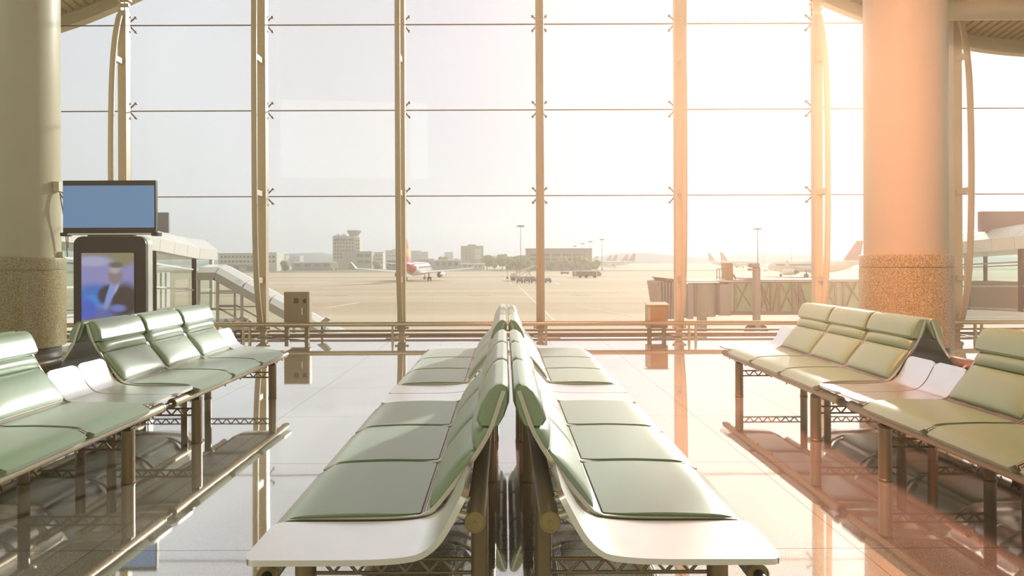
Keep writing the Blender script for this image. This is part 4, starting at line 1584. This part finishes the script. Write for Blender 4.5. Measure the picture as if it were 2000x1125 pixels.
# ---- fixed glazed corridors to the gates
def corridor(name, label, path, inner, fl_off=0.0, roof_rise=0.55, bars=1, facade_m=white_panel_m):
    """path: (x, y, floor z) along the wall that faces the hall; inner: unit vector (x, y) pointing away from the viewer"""
    root = thing(name, label, 'jet bridge corridor', (0, 0, 0))
    W = 3.0
    hgt = 2.45
    fasc, roof_, flr, gls, frm, far_ = MB(), MB(), MB(), MB(), MB(), MB()
    ix, iy = inner
    for (a, b) in zip(path, path[1:]):
        (xa, ya, za), (xb, yb, zb) = a, b
        L = math.hypot(xb - xa, yb - ya)
        n = max(1, round(L / 1.3))
        for k in range(n):
            t0, t1 = k / n, (k + 1) / n
            g = 0.012 / L
            P0 = [xa + (xb - xa) * (t0 + g), ya + (yb - ya) * (t0 + g), za + (zb - za) * (t0 + g)]
            P1 = [xa + (xb - xa) * (t1 - g), ya + (yb - ya) * (t1 - g), za + (zb - za) * (t1 - g)]
            rings = []
            for (x, y, z) in (P0, P1):
                z += hgt
                rings.append([(x - ix * 0.25, y - iy * 0.25, z), (x - ix * 0.30, y - iy * 0.30, z + roof_rise * 0.9), (x + ix * 0.35, y + iy * 0.35, z + roof_rise * 1.75),
                              (x + ix * W / 2, y + iy * W / 2, z + roof_rise * 2.1), (x + ix * (W + 0.25), y + iy * (W + 0.25), z + roof_rise * 1.2), (x + ix * (W + 0.25), y + iy * (W + 0.25), z), ])
            fasc.loft(rings)
        # frames, glass, floor slab
        n2 = max(1, round(L / 2.6))
        for k in range(n2 + 1):
            t = k / n2
            x, y, z = xa + (xb - xa) * t, ya + (yb - ya) * t, za + (zb - za) * t
            frm.box(x - 0.07, x + 0.07, y - 0.09, y + 0.09, z, z + hgt)
            far_.box(x + ix * W - 0.06, x + ix * W + 0.06, y + iy * W - 0.06, y + iy * W + 0.06, z, z + hgt)
        for hz in (0.08, 1.0, 1.95):
            frm.bar((xa, ya, za + hz), (xb, yb, zb + hz), 0.06, 0.07)
            far_.bar((xa + ix * W, ya + iy * W, za + hz), (xb + ix * W, yb + iy * W, zb + hz), 0.05, 0.06)
        for off in (0.0, W):
            rings = []
            for (x, y, z) in (a, b):
                q = [(x + ix * (off - 0.01), y + iy * (off - 0.01)), (x + ix * (off + 0.01), y + iy * (off + 0.01))]
                rings.append([(q[0][0], q[0][1], z + 0.1), (q[1][0], q[1][1], z + 0.1), (q[1][0], q[1][1], z + hgt), (q[0][0], q[0][1], z + hgt)])
            gls.loft(rings)
        rings = []
        for (x, y, z) in (a, b):
            rings.append([(x - ix * 0.2, y - iy * 0.2, z - 0.45), (x - ix * 0.2, y - iy * 0.2, z), (x + ix * (W + 0.2), y + iy * (W + 0.2), z), (x + ix * (W + 0.2), y + iy * (W + 0.2), z - 0.45)])
        flr.loft(rings)
    build('roof_cladding', fasc, white_panel_m, root, smooth=False)
    build('floor_slab', flr, white_panel_m, root, smooth=False)
    build('glazing', gls, green_glass_m, root, smooth=False)
    build('wall_frame', frm, facade_m, root, smooth=False)
    build('rear_frame', far_, grey_panel_m, root, smooth=False)
    return root


lc = corridor('gate_corridor', 'glazed gate corridor with white panelled roof outside, behind the totem',
              [(-14.25, 13.5, -0.30), (-14.25, 20.0, -0.52), (-14.25, 26.0, -0.74), (-14.45, 29.8, -1.05), (-14.36, 31.4, -1.08)], (-1, 0))
ic = MB()
for q in range(9):
    ic.box(-16.9, -16.8 + 0.05 * (q % 2), 30.2 + q * 0.22, 30.4 + q * 0.22, -1.0, 0.75)
build('lift_box', ic, white_panel_m, lc, smooth=False)
build('slanted_panel', MB().bar((-16.0, 26.2, -0.4), (-16.0, 28.3, 0.55), 0.1, 0.5), grey_panel_m, lc, smooth=False)
build('slanted_panel', MB().bar((-15.2, 25.0, 0.2), (-15.2, 25.8, -0.9), 0.06, 0.1), grey_panel_m, lc, smooth=False)
build('handrail', MB().bar((-14.6, 20, 0.4), (-14.6, 29.5, 0.05), 0.06, 0.06), steel_m, lc)
for (px, y) in ((0, 14.5), (0, 21.0), (0, 27.5)):
    build('pier', MB().box(-16.2, -15.2, y - 0.4, y + 0.4, GA, -0.9), concrete_m, lc, smooth=False)
rc = corridor('gate_corridor', 'glazed gate corridor with pale panelled roof outside, right of the granite column',
              [(20.0, 11.8, -0.45), (20.1, 19.0, -0.60), (20.2, 25.0, -0.80), (20.3, 31.0, -1.05), (20.3, 35.0, -1.20)], (1, 0), facade_m=grey_panel_m)
build('lift_box', MB().box(20.7, 22.2, 27.2, 28.6, -0.95, 0.30), rust_m, rc, smooth=False)
for y in (14.5, 24.0, 33.0):
    build('pier', MB().box(21.2, 22.2, y - 0.4, y + 0.4, GA, -1.2), concrete_m, rc, smooth=False)

# roof sign above the right corridor, floodlight panel above the left one
sg = thing('roof_sign', 'dusky red sign board standing on the corridor roof at the right edge', 'sign board', (21.3, 27.0, 0))
build('board', MB().box(-1.15, 2.6, 0, 0.25, 2.43, 3.28), sign_m, sg, bevel=0.02)
for xx in (-0.7, 0.2, 1.6):
    build('post', MB().box(xx - 0.06, xx + 0.06, 0.05, 0.2, 2.0, 2.45), sign_m, sg, smooth=False)
fr_ = MB()
for q in range(4):
    fr_.bar((-1.0 + q * 0.3, 0.1, 2.02), (-0.85 + q * 0.3, 0.1, 2.3), 0.05, 0.05)
fr_.bar((-1.15, 0.1, 2.06), (0.1, 0.1, 2.12), 0.06, 0.06)
build('bracing', fr_, sign_m, sg, smooth=False)
fp = thing('floodlight_panel', 'dark square floodlight panel on a short pole above the corridor roof', 'floodlight', (-14.92, 28.0, 0))
build('panel', MB().box(-0.26, 0.26, -0.06, 0.06, 2.54, 3.43), mat('slate_panel', (0.16, 0.16, 0.20), 0.4, 0.1, 0.08, 2), fp, bevel=0.02)
build('pole', MB().box(-0.06, 0.06, -0.05, 0.05, 2.0, 2.56), dark_m, fp)
build('base_plate', MB().box(-0.25, 0.45, -0.2, 0.2, 2.0, 2.03), white_panel_m, fp)

# covered stairs from the left corridor down to the apron
cs = thing('covered_stairs', 'covered outdoor stairs with curved white roof descending from the gate corridor', 'covered stairs', (0, 29.0, 0))


def stair_roof(xs, zs):
    rf = MB()
    for k in range(len(xs) - 1):
        L = xs[k + 1] - xs[k]
        n = max(1, round(L / 1.15))
        for q in range(n):
            t0, t1 = q / n + 0.008, (q + 1) / n - 0.008
            rings = []
            for t in (t0, t1):
                x = xs[k] + L * t
                z = zs[k] + (zs[k + 1] - zs[k]) * t
                rings.append([(x, -0.10, z - 0.22), (x, -0.14, z + 0.10), (x, 0.25, z + 0.34), (x, 0.95, z + 0.46), (x, 1.65, z + 0.34), (x, 2.04, z + 0.10), (x, 2.0, z - 0.22)])
            rf.loft(rings)
    return rf


sx = [-13.9, -13.05, -8.2, -4.0]
sz = [0.68, 0.68, -2.05, -4.2]
build('roof', stair_roof(sx, sz), white_panel_m, cs, smooth=False)
fs_ = MB()
for k in range(3):
    for yk in (-0.15, 2.05):
        fs_.bar((sx[k], yk, sz[k] - 0.07), (sx[k + 1], yk, sz[k + 1] - 0.07), 0.03, 0.34)
build('fascia', fs_, grey_panel_m, cs, smooth=False)
fr_ = MB()
for xk, zk in ((-13.85, 0.5), (-13.0, 0.5), (-11.9, -0.15), (-9.55, -1.5), (-7.3, -2.75)):
    for yk in (0.0, 1.9):
        fr_.box(xk - 0.05, xk + 0.05, yk - 0.05, yk + 0.05, max(GA, zk - 2.3), zk)
for yk in (0.0, 1.9):
    for dz in (0.75, 1.5):
        fr_.bar((-13.85, yk, 0.6 - dz), (-11.9, yk, 0.6 - dz), 0.05, 0.06)
    fr_.bar((-13.0, yk, -0.80), (-7.3, yk, -4.05), 0.05, 0.07)
    fr_.bar((-13.85, yk, -0.85), (-13.0, yk, -0.85), 0.05, 0.07)
build('side_frame', fr_, grey_panel_m, cs, smooth=False)
stp = MB()
for k in range(15):
    stp.box(-12.6 + 0.30 * k, -12.28 + 0.30 * k, 0.2, 1.75, -1.62 - 0.185 * k, -1.45 - 0.185 * k)
build('steps', stp, red_step_m, cs, smooth=False)
sg_ = MB()
for yk in (0.12, 1.82):
    sg_.bar((-12.8, yk, -1.5), (-8.0, yk, -4.45), 0.08, 0.45)
sg_.box(-14.1, -12.6, 0.05, 1.9, -1.65, -1.47)
build('stringer', sg_, grey_panel_m, cs, smooth=False)
gp = MB().box(-13.8, -11.95, -0.005, 0.005, -1.4, 0.45)
rings = [[(x, -0.005, z - 1.1), (x, 0.005, z - 1.1), (x, 0.005, z), (x, -0.005, z)] for x, z in ((-11.9, 0.0), (-7.4, -2.6))]
gp.loft(rings)
build('glazing', gp, green_glass_m, cs, smooth=False)
build('pier', MB().box(-13.9, -13.5, 0.7, 1.2, GA, -1.6), concrete_m, cs, smooth=False)

# jet bridge on the right
JY = 48.0
jb_ = thing('jet_bridge', 'mauve telescopic jet bridge with green glass tunnel and steel trusses', 'jet bridge', (0, JY, 0))


def jx(px):
    return (px - 985) / F * JY


def jz(py):
    return EYE - (py - 510) / F * JY


tun = MB().box(jx(1424), jx(1720), 0.0, 2.6, jz(617), jz(611))
tun.box(jx(1424), jx(1720), -0.05, 2.65, jz(553), jz(548))
build('tunnel_deck', tun, rust_m, jb_, smooth=False)
build('tunnel_roof', MB().prism([(-0.15, jz(550)), (1.3, jz(547)), (2.75, jz(550)), (2.75, jz(552)), (-0.15, jz(552))], 'x', jx(1330), jx(1720)), white_panel_m, jb_, smooth=False)
build('tunnel_glass', MB().box(jx(1426), jx(1715), 0.10, 0.13, jz(611), jz(553)).box(jx(1426), jx(1715), 2.45, 2.48, jz(611), jz(553)), mat('green_tunnel_panel', (0.42, 0.58, 0.34), 0.2, 0, 0.08, 0.6, coat=0.4), jb_, smooth=False)
trs = MB()
cols_ = [1424, 1436, 1481, 1506, 1522, 1549, 1562, 1605, 1632, 1648, 1690]
for px in cols_:
    trs.bar((jx(px), 0.0, jz(612)), (jx(px), 0.0, jz(552)), 0.12, 0.16)
for a, b in ((1436, 1460), (1484, 1503), (1500, 1484), (1510, 1520), (1524, 1547), (1551, 1561), (1563, 1578), (1600, 1630), (1608, 1628), (1650, 1672), (1655, 1690)):
    up = a % 2 == 0
    trs.bar((jx(a), 0.0, jz(610 if up else 555)), (jx(b), 0.0, jz(555 if up else 610)), 0.10, 0.10)
for a, b in ((1438, 1466), (1486, 1504), (1526, 1546), (1608, 1630), (1652, 1688)):
    trs.bar((jx(a), 0.02, jz(556)), (jx(b), 0.02, jz(600)), 0.08, 0.08)
trs.bar((jx(1424), 0, jz(612)), (jx(1715), 0, jz(612)), 0.12, 0.14)
trs.bar((jx(1424), 0, jz(553)), (jx(1715), 0, jz(553)), 0.12, 0.12)
build('truss', trs, rust_m, jb_, smooth=False)
build('inner_tunnel', MB().box(jx(1405), jx(1426), -0.1, 2.7, jz(618), jz(556)), mauve_m, jb_, bevel=0.05)
rot = MB()
cxr = jx(1379)
rr = (jx(1405) - jx(1353)) / 2
prf = []
nn = 72
for z in (jz(621), jz(556)):
    prf.append([(cxr + (rr + 0.035 * (j % 2)) * math.cos(2 * PI * j / nn), 1.1 + (rr + 0.035 * (j % 2)) * math.sin(2 * PI * j / nn), z) for j in range(nn)])
rot.loft(prf)
build('rotunda', rot, mat('corrugated_beige', (0.50, 0.40, 0.36), 0.5, 0.1, 0.05, 1), jb_, smooth=False)
build('rotunda_pillar', MB().box(jx(1341), jx(1352), -0.3, 0.2, jz(624), jz(556)), mauve_m, jb_, bevel=0.03)
build('cab_neck', MB().box(jx(1310), jx(1342), -0.1, 2.5, jz(622), jz(556)), mauve_m, jb_, bevel=0.05)
cabm = MB().prism([(jx(1279), jz(551)), (jx(1314), jz(547)), (jx(1316), jz(622)), (jx(1290), jz(622))], 'y', -0.9, 2.8)
build('cab', cabm, rust_m, jb_, bevel=0.06)
hood = MB()
for q in range(5):
    xa = jx(1281 + q * 6)
    hood.prism([(xa, jz(552)), (xa + 0.12, jz(551)), (xa + 0.22 - 0.05 * q, jz(622)), (xa + 0.10 - 0.05 * q, jz(622))], 'y', -1.05, -0.9)
build('bellows', hood, mauve_m, jb_, smooth=False)
build('cab_roof', MB().prism([(jx(1289), jz(543)), (jx(1318), jz(546)), (jx(1318), jz(550)), (jx(1296), jz(549))], 'y', -0.95, 2.85), rust_m, jb_, smooth=False)
pil = build('lift_column', MB().box(jx(1464), jx(1474), -1.1, -0.5, GA, jz(523)), mauve_m, jb_, bevel=0.03)
build('column_head', MB().box(jx(1457), jx(1472), -1.15, -0.45, jz(524), jz(516)).box(jx(1456), jx(1473), -1.2, -0.4, jz(530), jz(526)), rust_m, pil, bevel=0.03)
build('column_saddle', MB().prism([(jx(1448), jz(550)), (jx(1456), jz(544)), (jx(1474), jz(543)), (jx(1484), jz(550))], 'y', -0.4, 2.5), mauve_m, jb_, smooth=False)
rb_ = MB().prism([(jx(1424), jz(515)), (jx(1437), jz(515)), (jx(1438), jz(550)), (jx(1425), jz(550))], 'y', 0.6, 1.8)
build('service_box', rb_, orange_m, jb_, bevel=0.03)
build('service_arm', MB().tube(smooth_path([(jx(1437), 0.9, jz(535)), (jx(1443), 0.9, jz(542)), (jx(1446), 0.9, jz(549)), (jx(1440), 0.9, jz(551))], 0.4), 0.07, 8), rust_m, jb_)
rl_ = MB()
for px in (1407, 1412, 1419):
    rl_.bar((jx(px), 0.8, jz(552)), (jx(px), 0.8, jz(527)), 0.05, 0.05)
for py in (527, 544):
    rl_.bar((jx(1407), 0.8, jz(py)), (jx(1424), 0.8, jz(py)), 0.05, 0.05)
build('roof_railing', rl_, rust_m, jb_, smooth=False)
whl = MB()
for px in (1462, 1478):
    whl.tube([(jx(px), -0.9, GA + 0.5), (jx(px), -0.4, GA + 0.5)], 0.5, 16)
build('wheel', whl, tyre_m, jb_)
build('pier', MB().box(jx(1372), jx(1386), 0.7, 1.5, GA, jz(620)), mauve_m, jb_, smooth=False)

# ================================================================== haze


def haze(name, box, dens, col, g, lab):
    m = bpy.data.materials.new(name)
    m.use_nodes = True
    nt = m.node_tree
    nt.nodes.clear()
    v = nt.nodes.new('ShaderNodeVolumeScatter')
    v.inputs['Color'].default_value = col + (1,)
    v.inputs['Density'].default_value = dens
    v.inputs['Anisotropy'].default_value = g
    o = nt.nodes.new('ShaderNodeOutputMaterial')
    nt.links.new(v.outputs[0], o.inputs['Volume'])
    ob = build(name, MB().box(*box), m, smooth=False)
    tag(ob, lab, 'haze', kind='stuff')
    return ob


haze('haze', (-1400, 1400, 13.0, 1600, GA - 0.2, 90), 0.0009, (0.97, 0.94, 0.92), 0.35, 'thin warm haze over the airfield beyond the glass')
haze('haze', (-12.9, 12.9, -3.9, 10.70, 0.002, 8.9), 0.023, (1.0, 0.58, 0.38), 0.70, 'orange haze added in the hall air to imitate lens flare')  # hall volume is added, its orange veil stands in for lens flare
